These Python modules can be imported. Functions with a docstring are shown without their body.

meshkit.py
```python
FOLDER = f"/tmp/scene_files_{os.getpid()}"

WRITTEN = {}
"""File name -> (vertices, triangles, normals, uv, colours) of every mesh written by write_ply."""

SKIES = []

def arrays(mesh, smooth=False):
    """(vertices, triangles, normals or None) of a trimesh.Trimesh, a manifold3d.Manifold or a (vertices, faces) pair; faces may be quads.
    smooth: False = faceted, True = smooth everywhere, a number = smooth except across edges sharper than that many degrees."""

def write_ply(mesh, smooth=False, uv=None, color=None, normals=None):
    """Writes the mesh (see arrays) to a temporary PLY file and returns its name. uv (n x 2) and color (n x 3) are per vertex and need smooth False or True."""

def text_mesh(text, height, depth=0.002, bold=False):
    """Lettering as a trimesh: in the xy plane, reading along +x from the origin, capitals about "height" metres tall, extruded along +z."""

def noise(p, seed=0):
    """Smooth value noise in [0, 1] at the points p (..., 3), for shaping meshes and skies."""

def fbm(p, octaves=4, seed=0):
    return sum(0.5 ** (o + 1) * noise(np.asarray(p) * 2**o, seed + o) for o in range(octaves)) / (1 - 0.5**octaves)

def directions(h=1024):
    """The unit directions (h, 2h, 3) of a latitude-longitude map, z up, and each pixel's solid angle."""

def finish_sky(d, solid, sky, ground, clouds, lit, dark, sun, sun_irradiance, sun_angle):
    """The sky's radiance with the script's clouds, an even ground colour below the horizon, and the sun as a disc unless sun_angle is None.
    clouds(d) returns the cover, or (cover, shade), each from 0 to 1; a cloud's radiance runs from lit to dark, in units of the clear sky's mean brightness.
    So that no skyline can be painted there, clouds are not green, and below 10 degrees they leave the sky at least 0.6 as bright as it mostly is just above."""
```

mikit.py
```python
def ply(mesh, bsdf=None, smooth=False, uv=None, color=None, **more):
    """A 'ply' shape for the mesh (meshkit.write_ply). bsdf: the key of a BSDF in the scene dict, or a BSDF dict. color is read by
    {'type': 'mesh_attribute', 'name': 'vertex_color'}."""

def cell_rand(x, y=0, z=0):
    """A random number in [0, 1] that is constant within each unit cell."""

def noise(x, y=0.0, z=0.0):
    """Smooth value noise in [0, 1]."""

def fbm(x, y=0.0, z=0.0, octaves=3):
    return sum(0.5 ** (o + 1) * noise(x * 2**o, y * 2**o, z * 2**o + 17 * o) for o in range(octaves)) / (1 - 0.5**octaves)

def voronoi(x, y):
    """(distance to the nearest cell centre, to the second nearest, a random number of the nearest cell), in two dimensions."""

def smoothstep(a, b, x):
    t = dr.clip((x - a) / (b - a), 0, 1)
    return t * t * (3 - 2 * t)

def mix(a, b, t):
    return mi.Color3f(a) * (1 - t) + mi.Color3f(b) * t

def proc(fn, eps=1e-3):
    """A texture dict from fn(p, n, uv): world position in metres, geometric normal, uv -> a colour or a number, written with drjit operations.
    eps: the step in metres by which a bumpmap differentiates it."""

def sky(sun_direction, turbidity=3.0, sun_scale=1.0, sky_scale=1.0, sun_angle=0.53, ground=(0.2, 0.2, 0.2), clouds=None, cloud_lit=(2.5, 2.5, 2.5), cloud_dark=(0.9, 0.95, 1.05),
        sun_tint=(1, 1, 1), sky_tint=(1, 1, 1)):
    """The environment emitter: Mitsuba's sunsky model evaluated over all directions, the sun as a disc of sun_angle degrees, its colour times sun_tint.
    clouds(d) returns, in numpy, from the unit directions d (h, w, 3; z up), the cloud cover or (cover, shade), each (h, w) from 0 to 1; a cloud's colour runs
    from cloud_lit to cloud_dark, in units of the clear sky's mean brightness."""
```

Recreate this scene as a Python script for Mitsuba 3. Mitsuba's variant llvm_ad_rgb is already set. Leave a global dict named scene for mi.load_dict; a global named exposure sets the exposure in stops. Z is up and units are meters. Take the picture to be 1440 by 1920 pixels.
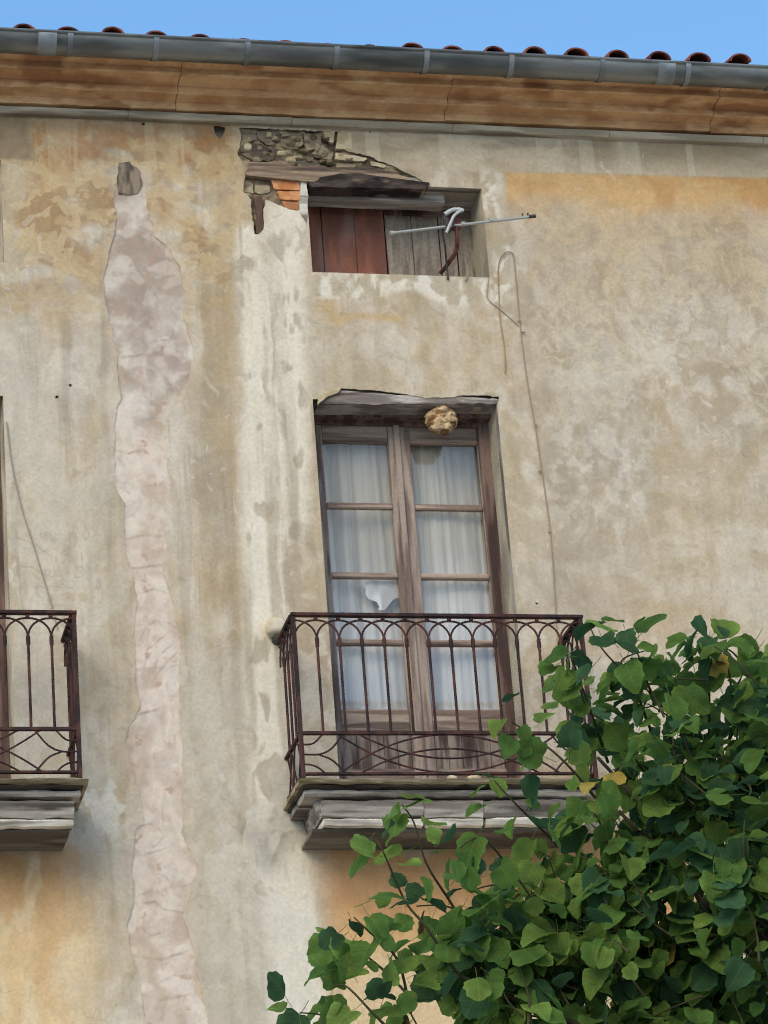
"""Old stucco house front seen from the street below: eaves, attic window, balcony door and a tree in front."""
import math, random
import numpy as np
import trimesh
import drjit as dr
import mitsuba as mi
import mikit, meshkit
from mikit import noise, fbm, smoothstep as S, mix
from shapely.geometry import Polygon, MultiPolygon, box as sbox, LineString
from shapely.ops import unary_union
import manifold3d as m3

T = mi.ScalarTransform4f
scene, labels = {}, {}

# ------------------------------------------------------------------ camera, sky, exposure
CAM = np.array([-4.065936, -16.678471, 1.840617])
FW, UP = np.array([0.218599, 0.896692, 0.384913]), np.array([-0.015155, -0.391286, 0.920144])
scene['camera'] = {'type': 'perspective', 'fov': 12.83525, 'fov_axis': 'x', 'near_clip': 0.1, 'far_clip': 6000.0,
                   'to_world': T().look_at(origin=CAM.tolist(), target=(CAM + FW).tolist(), up=UP.tolist())}

def clouds(d):
    """broken cloud added out of view to brighten the wall; seed keeps the view clear"""
    q = d / np.maximum(d[..., 2:3], 0.12)
    q = np.stack([q[..., 0], q[..., 1], q[..., 0] * 0], -1)
    f = meshkit.fbm(q * 1.1 + np.array([3.1, 8.4, 0.0]), 5, seed=SKY_SEED)
    cover = np.clip((f - 0.46) / 0.12, 0, 1)
    return cover * 0.95, np.clip((f - 0.55) / 0.3, 0, 1)

SKY_SEED = 49  # unseen clouds added for light; this field leaves the visible sky clear
scene['sky'] = mikit.sky((-0.50, -0.75, 0.58), turbidity=2.5, sun_scale=0.2, sun_angle=34, clouds=clouds, sky_tint=(0.81, 0.98, 1.05), ground=(0.24, 0.22, 0.19))
exposure = 2.98

# ------------------------------------------------------------------ helpers
def lin(r, g, b):
    f = lambda c: (c / 255 / 12.92) if c / 255 <= 0.04045 else ((c / 255 + 0.055) / 1.055) ** 2.4
    return (f(r), f(g), f(b))

def put(key, mesh, bsdf, smooth=False, **kw):
    if key in scene:
        i = 1
        while f'{key}_{i:03d}' in scene: i += 1
        key = f'{key}_{i:03d}'
    scene[key] = mikit.ply(mesh, bsdf, smooth, **kw)
    return key

def copy_put(key, ply, to_world):
    if key in scene:
        i = 1
        while f'{key}_{i:03d}' in scene: i += 1
        key = f'{key}_{i:03d}'
    scene[key] = {**ply, 'to_world': to_world}
    return key

def tag(key, label=None, cat=None, group=None, kind=None):
    d = labels.setdefault(key, {})
    for k, v in (('label', label), ('category', cat), ('group', group), ('kind', kind)):
        if v: d[k] = v

def M(v, f):
    return trimesh.Trimesh(np.asarray(v, float), np.asarray(f, int), process=False)

def cat(ms):
    return trimesh.util.concatenate(ms)

def block(c, s, bev=0.004, rot=None, jit=0.0, seed=0):
    """box with chamfered edges; jit roughens the corners"""
    rng = np.random.default_rng(seed)
    s = np.asarray(s, float) / 2
    b = min(bev, 0.45 * s.min())
    pts = []
    for sx in (-1, 1):
        for sy in (-1, 1):
            for sz in (-1, 1):
                o = np.array([sx, sy, sz]) * s + (rng.random(3) - .5) * jit
                for k in range(3):
                    e = o.copy(); e -= np.array([sx, sy, sz]) * b; e[k] += np.array([sx, sy, sz])[k] * b
                    pts.append(e)
    m = trimesh.convex.convex_hull(np.array(pts))
    if rot is not None:
        m.apply_transform(trimesh.transformations.euler_matrix(*rot))
    m.apply_translation(c)
    return m

def span(x0, x1, y0, y1, z0, z1, bev=0.004, jit=0.0, seed=0):
    return block(((x0 + x1) / 2, (y0 + y1) / 2, (z0 + z1) / 2), (abs(x1 - x0), abs(y1 - y0), abs(z1 - z0)), bev, None, jit, seed)

def bar(a, b, wid, thick, up=(0, 0, 1), bev=0.002):
    """a straight bar from a to b, wid across, thick along up"""
    a, b = np.asarray(a, float), np.asarray(b, float)
    d = b - a; L = np.linalg.norm(d); d /= L
    up = np.asarray(up, float); s = np.cross(d, up); s /= np.linalg.norm(s); u = np.cross(s, d)
    m = block((0, 0, 0), (L, wid, thick), bev)
    R = np.eye(4); R[:3, 0], R[:3, 1], R[:3, 2], R[:3, 3] = d, s, u, (a + b) / 2
    m.apply_transform(R)
    return m

def tube(p, r, sides=8, caps=True):
    p = np.asarray(p, float); n = len(p)
    t = np.gradient(p, axis=0); t /= np.linalg.norm(t, axis=1, keepdims=True) + 1e-12
    ref = np.array([0.13, 0.21, 0.97]) if abs(t[0, 2]) < 0.9 else np.array([0.97, 0.2, 0.1])
    a = []
    for k in range(n):
        v = ref - t[k] * (ref @ t[k]); v /= np.linalg.norm(v); a.append(v); ref = v
    a = np.array(a); b = np.cross(t, a)
    ang = np.arange(sides) * 2 * np.pi / sides
    r = np.broadcast_to(np.asarray(r, float), (n,))
    v = p[:, None] + r[:, None, None] * (np.cos(ang)[None, :, None] * a[:, None] + np.sin(ang)[None, :, None] * b[:, None])
    v = v.reshape(-1, 3)
    i, j = np.meshgrid(np.arange(n - 1), np.arange(sides), indexing='ij')
    q = np.stack([i * sides + j, i * sides + (j + 1) % sides, (i + 1) * sides + (j + 1) % sides, (i + 1) * sides + j], -1).reshape(-1, 4)
    f = np.vstack([q[:, [0, 1, 2]], q[:, [0, 2, 3]]])
    if caps:
        v = np.vstack([v, p[:1], p[-1:]]); c0, c1 = n * sides, n * sides + 1
        k = np.arange(sides)
        f = np.vstack([f, np.stack([k * 0 + c0, (k + 1) % sides, k], 1), np.stack([k * 0 + c1, (n - 1) * sides + k, (n - 1) * sides + (k + 1) % sides], 1)])
    return M(v, f)

def curve(pts, n=40):
    """Catmull-Rom through the points"""
    p = np.asarray(pts, float); p = np.vstack([2 * p[0] - p[1], p, 2 * p[-1] - p[-2]])
    out = []
    per = max(2, n // (len(p) - 3))
    for i in range(1, len(p) - 2):
        for t in np.linspace(0, 1, per, endpoint=False):
            a, b, c, d = p[i - 1:i + 3]
            out.append(0.5 * (2 * b + (c - a) * t + (2 * a - 5 * b + 4 * c - d) * t * t + (3 * b - a - 3 * c + d) * t ** 3))
    out.append(p[-2])
    return np.array(out)

def molding(profile, x0, x1, n=60, jit=0.0, seed=0, freq=2.0, ends=True):
    """a profile of (y, z) points swept along x, with uneven edges"""
    pr = np.asarray(profile, float); k = len(pr)
    xs = np.linspace(x0, x1, n)
    v = np.zeros((n, k, 3)); v[..., 0] = xs[:, None]; v[..., 1:] = pr[None]
    if jit:
        q = np.stack([xs[:, None] * freq * 3 + 0 * pr[None, :, 0], np.arange(k)[None] * 3.7 + 0 * xs[:, None], 0 * v[..., 0] + seed], -1)
        v[..., 1] += (meshkit.fbm(q, 3, seed) - .5) * jit
        v[..., 2] += (meshkit.fbm(q + 50, 3, seed) - .5) * jit
    i, j = np.meshgrid(np.arange(n - 1), np.arange(k), indexing='ij')
    q = np.stack([i * k + j, (i + 1) * k + j, (i + 1) * k + (j + 1) % k, i * k + (j + 1) % k], -1).reshape(-1, 4)
    f = np.vstack([q[:, [0, 1, 2]], q[:, [0, 2, 3]]])
    if ends:
        tri = trimesh.creation.triangulate_polygon(Polygon(pr), engine='earcut')
        order = [int(np.argmin(((pr - p) ** 2).sum(1))) for p in tri[0]]
        t = np.array([[order[a] for a in f_] for f_ in tri[1]])
        f = np.vstack([f, t, t[:, ::-1] + (n - 1) * k])
    m = M(v.reshape(-1, 3), f)
    m.fix_normals()
    return m

def rough_poly(pts, step=0.02, amp=0.012, seed=0, freq=9.0):
    """a closed outline in (x, z) broken up by noise"""
    ring = Polygon(pts).exterior
    L = ring.length; n = max(8, int(L / step))
    p = np.array([ring.interpolate(i / n, normalized=True).coords[0] for i in range(n)])
    q = np.column_stack([p * freq, np.zeros(n)])
    p = p + np.stack([meshkit.fbm(q, 3, seed) - .5, meshkit.fbm(q + 40, 3, seed + 1) - .5], 1) * amp * 2
    q = q * 4.3
    p = p + np.stack([meshkit.fbm(q, 2, seed + 5) - .5, meshkit.fbm(q + 40, 2, seed + 6) - .5], 1) * amp * 1.3
    g = Polygon(p).buffer(0)
    return max(g.geoms, key=lambda a: a.area) if isinstance(g, MultiPolygon) else g

def slab_xz(poly, y0, y1):
    """extrude a polygon of the wall plane from y0 (front) to y1 (back)"""
    geoms = list(poly.geoms) if hasattr(poly, 'geoms') else [poly]
    out = []
    for g in geoms:
        m = trimesh.creation.extrude_polygon(g, y1 - y0, engine='earcut')
        v = m.vertices.copy()
        m.vertices = np.stack([v[:, 0], y1 - v[:, 2], v[:, 1]], 1)
        m.fix_normals(); out.append(m)
    return cat(out)

def rock(c, s, seed, rough=0.25, sub=2):
    m = trimesh.creation.icosphere(subdivisions=sub)
    v = m.vertices
    n = meshkit.fbm(v * 1.6 + seed * 7.3, 3, seed)
    v = v * (1 + (n[:, None] - .5) * 2 * rough)
    v = np.sign(v) * np.abs(v) ** 0.75
    m.vertices = v * np.asarray(s) / 2 + np.asarray(c)
    return m

# ------------------------------------------------------------------ materials
def principled(color, rough=0.8, spec=0.25, **kw):
    c = color if isinstance(color, dict) else {'type': 'rgb', 'value': list(color)}
    return {'type': 'twosided', 'b': {'type': 'principled', 'base_color': c, 'roughness': rough, 'specular': spec, **kw}}

def bumped(bsdf, fn, scale, eps=2e-3):
    return {'type': 'twosided', 'b': {'type': 'bumpmap', 'arbitrary': mikit.proc(fn, eps), 'scale': scale, 'b': bsdf['b']}}

def cap(x, z, pts, w, soft=0.5):
    """soft mask (1 on the line) of a polyline with half-width w per point"""
    out = mi.Float(0)
    w = [float(q) for q in np.broadcast_to(np.asarray(w, float), (len(pts),))]
    for (a, b, wa, wb) in zip(pts[:-1], pts[1:], w[:-1], w[1:]):
        dx, dz = b[0] - a[0], b[1] - a[1]
        t = dr.clip(((x - a[0]) * dx + (z - a[1]) * dz) / (dx * dx + dz * dz), 0, 1)
        d = dr.sqrt(dr.square(x - a[0] - t * dx) + dr.square(z - a[1] - t * dz)) / (wa + (wb - wa) * t)
        out = dr.maximum(out, 1 - S(1 - soft, 1 + soft, d))
    return out

def rect(x, z, x0, x1, z0, z1, sx=0.03, sz=0.03):
    return S(x0 - sx, x0 + sx, x) * (1 - S(x1 - sx, x1 + sx, x)) * S(z0 - sz, z0 + sz, z) * (1 - S(z1 - sz, z1 + sz, z))

C_BASE, C_GREY, C_LIGHT, C_CREAM = lin(186, 171, 147), lin(172, 161, 146), lin(207, 200, 188), lin(205, 192, 167)
C_OCHRE, C_TAN, C_DIRT, C_BROWN = lin(199, 156, 100), lin(178, 157, 126), lin(128, 117, 102), lin(136, 104, 72)
C_PALE = lin(222, 217, 206)

BAND = [(-0.659, 10.675), (-0.667, 9.818), (-0.699, 8.864), (-0.718, 8.248), (-0.731, 7.414), (-0.657, 6.778), (-0.651, 6.215)]
BAND2 = [(-0.417, 10.284), (-0.434, 9.629), (-0.482, 8.867), (-0.494, 8.403)]
DRIP1 = [(-0.58, 10.578), (-0.566, 10.016), (-0.565, 9.434), (-0.588, 8.865), (-0.599, 8.402)]
DRIP2 = [(-0.419, 10.819), (-0.445, 10.019), (-0.466, 9.5), (-0.494, 8.867)]
CLEAN = [(-0.512, 7.064), (-0.503, 6.776), (-0.527, 6.157)]
STAIN = [(-0.607, 7.443), (-0.628, 7.238), (-0.706, 7.123), (-0.843, 7.181)]
MORTAR1 = [(-1.587, 7.387), (-1.564, 7.272), (-1.621, 7.229)]
PEEL_MID, PEEL_W = [(-1.312, 11.02), (-1.304, 10.785), (-1.298, 10.652), (-1.259, 10.454), (-1.262, 10.256), (-1.227, 9.997), (-1.235, 9.77), (-1.292, 9.609), (-1.321, 9.481), (-1.321, 9.228), (-1.307, 9.025), (-1.313, 8.823), (-1.317, 8.67), (-1.287, 8.456), (-1.278, 8.274), (-1.294, 8.004), (-1.305, 7.826), (-1.332, 7.679), (-1.317, 7.561), (-1.295, 7.328), (-1.324, 7.184), (-1.304, 7.012), (-1.337, 6.785), (-1.342, 6.616), (-1.308, 6.42), (-1.279, 6.17)], [0.070, 0.099, 0.116, 0.203, 0.220, 0.209, 0.188, 0.139, 0.145, 0.148, 0.120, 0.107, 0.087, 0.100, 0.129, 0.119, 0.123, 0.154, 0.143, 0.116, 0.135, 0.178, 0.145, 0.165, 0.159, 0.168]
OC_TR = [(0.864, 11.139), (2.462, 11.163), (2.425, 10.859), (0.858, 10.886)]

def plaster_color(p, n, uv):
    x, z = p.x, p.z
    w1 = fbm(x * 4.0, z * 3.0, 1.0, 4) - .5
    w2 = fbm(x * 4.0 + 31, z * 3.0 + 7, 2.0, 4) - .5
    X, Z = x + .16 * w1, z + .20 * w2
    big = fbm(X * 1.5 + 3, Z * 1.0, 5.0, 4)
    mid = fbm(X * 5.5, Z * 4.0, 9.0, 4)
    tex = fbm(X * 17, Z * 14, 3.0, 3)
    grain = fbm(x * 75, z * 75, 4.0, 3)
    run = fbm((x + .04 * w1) * 7 + 5, z * .55, 7.0, 5)                      # broad vertical runs
    thin = fbm(x * 24 + 1.2 * w1, z * 1.0 + 3, 17.0, 4)       # narrow ones
    hband = fbm(x * 1.2, Z * 7, 8.0, 4)
    ridge = 1 - dr.abs(2 * fbm(X * 6 + 11, Z * 6, 12.0, 4) - 1)
    right = S(.85, 1.05, x)
    upper = S(9.2, 9.9, Z) * (1 - S(10.75, 10.95, Z))
    left = 1 - S(-0.816, -0.344, X)
    col = mix(C_GREY, C_BASE, S(.32, .62, big))
    col = mix(col, lin(196, 188, 171), .38 * (1 - S(6.644, 8.701, Z + .8 * (big - .5))))
    col = mix(col, C_TAN, .40 * S(.46, .72, fbm(X * 2.2 + 9, Z * 1.3 + 4, 21.0, 4)))
    col = mix(col, C_LIGHT, .50 * S(.46, .70, mid) * (.4 + .6 * S(.40, .58, big)))
    col = mix(col, C_CREAM, .40 * S(.80, .98, ridge) * (.12 + .88 * upper * right))
    # crisp little scraps of thinner and thicker lime, a few centimetres wide
    sc = fbm(X * 12 + 3, Z * 10, 101.0, 5)
    where = .35 + .65 * S(.40, .60, fbm(x * 1.7 + 2, z * 1.5, 102.0, 3))
    col = mix(col, C_LIGHT, .55 * where * S(.49, .62, sc))
    col = mix(col, lin(156, 142, 118), .32 * where * (1 - S(.36, .48, sc)))
    web = dr.maximum(S(.86, .97, 1 - dr.abs(2 * fbm(X * 9 + 1, Z * 8, 103.0, 4) - 1)), .7 * S(.84, .97, 1 - dr.abs(2 * fbm(X * 19, Z * 15 + 7, 104.0, 3) - 1)))
    col = mix(col, lin(206, 196, 172), .48 * web * S(.35, .55, fbm(x * 2.1, z * 2.6 + 3, 105.0, 3)) * dr.maximum(upper * right, .25 + 0 * x))
    # rain runs, strongest left of the openings and below the eaves
    wet = .35 + .45 * left + .3 * S(10.6, 11.4, z)
    col = mix(col, C_LIGHT, .55 * wet * S(.52, .68, run))
    col = mix(col, lin(150, 134, 108), .50 * wet * (1 - S(.30, .46, run)))
    col = mix(col, C_DIRT, .28 * wet * S(.58, .74, thin) * (1 - .6 * right))
    col = mix(col, C_CREAM, .30 * wet * (1 - S(.28, .42, thin)))
    col = mix(col, C_LIGHT, .28 * S(.56, .74, hband) * (.4 + .6 * right))
    lf = (1 - S(-1.514, -1.167, X)) * (1 - S(9.981, 10.569, Z))
    col = mix(col, lin(196, 190, 177), .5 * lf * S(.36, .62, fbm(X * 3 + 7, Z * 2.0, 71.0, 4)))
    # ochre wash, upper left, in torn scraps
    tl = (1 - S(-0.746, -0.608, X)) * S(9.994 - .15, 10.452 + .1, Z)
    col = mix(col, lin(158, 128, 90), .78 * tl * S(.36, .58, fbm(X * 4 + 4, Z * 5, 33.0, 4)))
    col = mix(col, lin(196, 178, 144), .65 * tl * S(.53, .58, fbm(X * 14 + 8, Z * 18, 107.0, 4)))
    col = mix(col, lin(190, 168, 132), .6 * tl * S(.50, .62, fbm(X * 10 + 1, Z * 12 + 4, 35.0, 4)))
    col = mix(col, lin(160, 116, 74), .7 * tl * S(.50, .70, fbm(X * 6 + 14, Z * 7, 36.0, 3)) * S(10.8, 11.2, Z))
    col = mix(col, lin(196, 178, 146), .55 * S(10.7, 11.25, Z) * (1 - S(-0.706, -0.614, x)) * S(.54, .64, fbm(x * 16, z * .9, 37.0, 3)))
    # grimy band under the eaves at the far left
    col = mix(col, lin(132, 118, 98), .75 * (1 - S(-1.921, -1.819, X)) * S(11.074, 11.107, z + .03 * w1))
    col = mix(col, lin(136, 120, 98), .45 * S(11.246, 11.321, z + .05 * w2) * (1 - S(-0.706, -0.614, x)))
    col = mix(col, lin(190, 180, 156), .6 * rect(X, Z, -2.043, -1.925, 10.363, 11.06, .03, .04))
    # grey frieze band and the ochre panel of the right bay
    zt = OC_TR[0][1] + (x - OC_TR[0][0]) * (OC_TR[1][1] - OC_TR[0][1]) / (OC_TR[1][0] - OC_TR[0][0])
    fr = S(-0.208, -0.084, x) * S(zt - .012, zt + .012, z + .012 * w1)
    col = mix(col, mix(lin(160, 146, 122), lin(190, 176, 154), S(.38, .62, hband)), .9 * fr)
    col = mix(col, lin(198, 186, 166), .6 * fr * (1 - S(zt, zt + .16, z)))
    col = mix(col, C_DIRT, .45 * fr * S(.50, .72, fbm(x * 2.5, z * 12, 55.0, 4)) * S(zt + .05, zt + .2, z))
    col = mix(col, lin(202, 192, 172), .5 * fr * S(.66, .74, noise(x * 11, z * .8, 3.0)))
    low = zt - .27 + .22 * (fbm(x * 2.2, 0.0, 41.0, 3) - .5) + .26 * w2
    oc = S(0.849, 0.894, x + .03 * w1) * (1 - S(zt - .012, zt + .012, z + .012 * w1)) * S(low - .10, low + .12, z)
    ocol = mix(lin(190, 148, 96), lin(204, 170, 120), S(.36, .64, mid))
    col = mix(col, mix(ocol, lin(178, 132, 78), S(zt - .14, zt, z) * .6 * S(.36, .64, hband)), .9 * oc)
    tr2 = right * S(10.1, 10.7, Z) * (1 - oc) * (1 - fr)
    col = mix(col, lin(170, 150, 122), .45 * tr2)
    col = mix(col, lin(196, 178, 148), .5 * tr2 * S(.78, .96, ridge))
    # plain surrounds of the attic window
    sur = dr.maximum(rect(X, z, 0.743, 0.841, 10.187, zt, .015, .06), rect(x, Z, -0.311, 0.753, 10.33, 10.471, .015, .03))
    col = mix(col, mix(lin(182, 170, 148), C_PALE, S(.40, .62, tex)), .7 * sur)
    col = mix(col, lin(192, 160, 104), .5 * cap(X, Z, [(-0.235, 10.273), (-0.158, 10.159), (-0.034, 10.196), (0.209, 10.171)], [.05, .05, .03, .02], .9))
    # browner, drier field beside the limewash, greyer lower wall
    col = mix(col, lin(176, 154, 120), .5 * rect(X, Z, -1.071, -0.695, 8.277, 10.269, .05, .15) * S(.3, .6, fbm(X * 3, z * .9, 95.0, 3)))
    col = mix(col, lin(184, 166, 134), .45 * rect(X, Z, -0.452, -0.333, 8.403, 10.153, .02, .15))
    col = mix(col, lin(187, 182, 170), .45 * rect(X, Z, -1.241, -0.484, 5.945, 7.946, .1, .2))
    # limewash runs left of the openings
    band = cap(x + .05 * w1, z, BAND, [.07, .08, .09, .095, .11, .12, .13], .6)
    b2 = cap(x + .05 * w1, z, DRIP2, [.10, .09, .08, .06], .7)
    lime = dr.maximum(band, b2)
    col = mix(col, mix(lin(180, 171, 152), lin(222, 216, 202), S(.34, .58, fbm((x + .04 * w1) * 10, z * .6, 44.0, 4))), .84 * lime)
    col = mix(col, lin(219, 214, 198), .75 * cap(x + .045 * w1, z, DRIP1, [.02, .024, .03, .026, .012], .8) * S(.34, .54, thin))
    col = mix(col, lin(214, 206, 184), .6 * cap(x + .05 * w1, z, BAND, .018, .9) * S(.36, .58, noise(x * 7, z * 5)))
    col = mix(col, lin(142, 126, 106), .5 * lime * S(.58, .72, fbm(X * 15, Z * 6, 46.0, 3)))
    # washed ochre under the balconies
    b1 = (1 - S(-1.916, -1.535, x + .22 * w1 + .2 * (run - .5))) * (1 - S(7.046, 7.188, Z))
    ow = mix(lin(194, 150, 96), lin(212, 184, 140), S(.38, .64, fbm(X * 4, z * 1.0, 47.0, 4)))
    col = mix(col, mix(ow, lin(170, 126, 76), S(6.513, 7.074, Z)), .84 * b1)
    col = mix(col, lin(214, 202, 174), .5 * b1 * S(.52, .68, fbm(X * 7 + 2, Z * 2, 48.0, 4)))
    b3 = S(-0.573, -0.362, x + .12 * w1) * (1 - S(7.074, 7.176, Z)) * (1 - S(1.365, 1.957, X))
    down = S(6.211, 7.063, z + .2 * w2)
    col = mix(col, mix(lin(212, 186, 144), mix(lin(198, 154, 98), lin(178, 130, 78), S(.5, .8, down + .4 * (mid - .5))), S(.1, .6, down)), .80 * b3)
    col = mix(col, lin(214, 208, 194), .8 * cap(x + .05 * w1, z, [(-0.61, 7.035), (-0.605, 6.663), (-0.606, 6.131)], [.05, .085, .11], .7) * S(.32, .56, fbm(x * 13 + w1, z * .8, 106.0, 4)))
    # damp tongue running off the balcony slab, fresh mortar patches
    col = mix(col, lin(112, 108, 99), .60 * cap(X, Z, STAIN, [.06, .09, .08, .05], .95))
    col = mix(col, lin(207, 203, 193), .8 * cap(X + .22 * (tex - .5), Z + .26 * (mid - .5), MORTAR1, [.08, .11, .06], .18))
    col = mix(col, lin(207, 203, 193), .6 * S(.58, .62, fbm(X * 5 + 3, Z * 4 + 1, 91.0, 4)) * cap(x, z, [(-1.03, 7.356), (-0.815, 7.181), (-0.615, 6.777)], [.3, .3, .2], .8))
    col = mix(col, lin(154, 152, 142), .45 * cap(X, Z, [(-0.956, 7.182), (-0.708, 7.094), (-0.472, 7.238)], [.1, .1, .05], .9) * S(.4, .6, mid))
    col = mix(col, lin(122, 110, 94), .5 * cap(X, z, [(-0.344, 9.632), (-0.376, 8.868), (-0.36, 8.404)], [.02, .025, .02], .9) * S(.4, .6, thin))
    # pinkish lime dust spread round the bare strip
    halo = cap(x + .05 * w1, z + .05 * w2, PEEL_MID, [q + .03 for q in PEEL_W], .35)
    col = mix(col, mix(lin(190, 176, 160), lin(204, 194, 180), S(.4, .6, mid)), .6 * halo * S(.34, .56, fbm(X * 8, Z * 6, 93.0, 3)))
    # hairline cracks
    ck = dr.abs(fbm(X * 2.4 + 40, Z * 1.5, 81.0, 5) - .5)
    col = mix(col, lin(130, 116, 98), .22 * (1 - S(.0015, .0045, ck)) * S(.48, .6, fbm(x * .9 + 4, z * .9, 82.0, 2)))
    ch = S(.85, .88, noise(X * 30, Z * 22, 5.0)) * S(.55, .7, fbm(x * 1.4 + 4, z * 1.4, 66.0, 2))
    col = mix(col, C_PALE, .25 * ch)
    col = mix(col, lin(134, 120, 102), .2 * S(.82, .88, noise(X * 25 + 9, Z * 25, 15.0)) * S(.5, .65, big))
    return col * mi.Color3f(.950, .935, .915) * (.88 + .24 * grain) * (.94 + .14 * tex)

def plaster_relief(p, n, uv):
    x, z = p.x, p.z
    w = fbm(x * 4.0, z * 4.0, 1.0, 2) - .5
    return .55 * fbm(x * 2.6, z * 2.2, 2.0, 3) + .22 * fbm((x + .1 * w) * 13, (z + .1 * w) * 11, 1.0, 3) + .05 * fbm(x * 60, z * 60, 3.0, 2)

scene['plaster'] = bumped(principled(mikit.proc(plaster_color), .92, .1), plaster_relief, .035, 4e-3)

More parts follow.
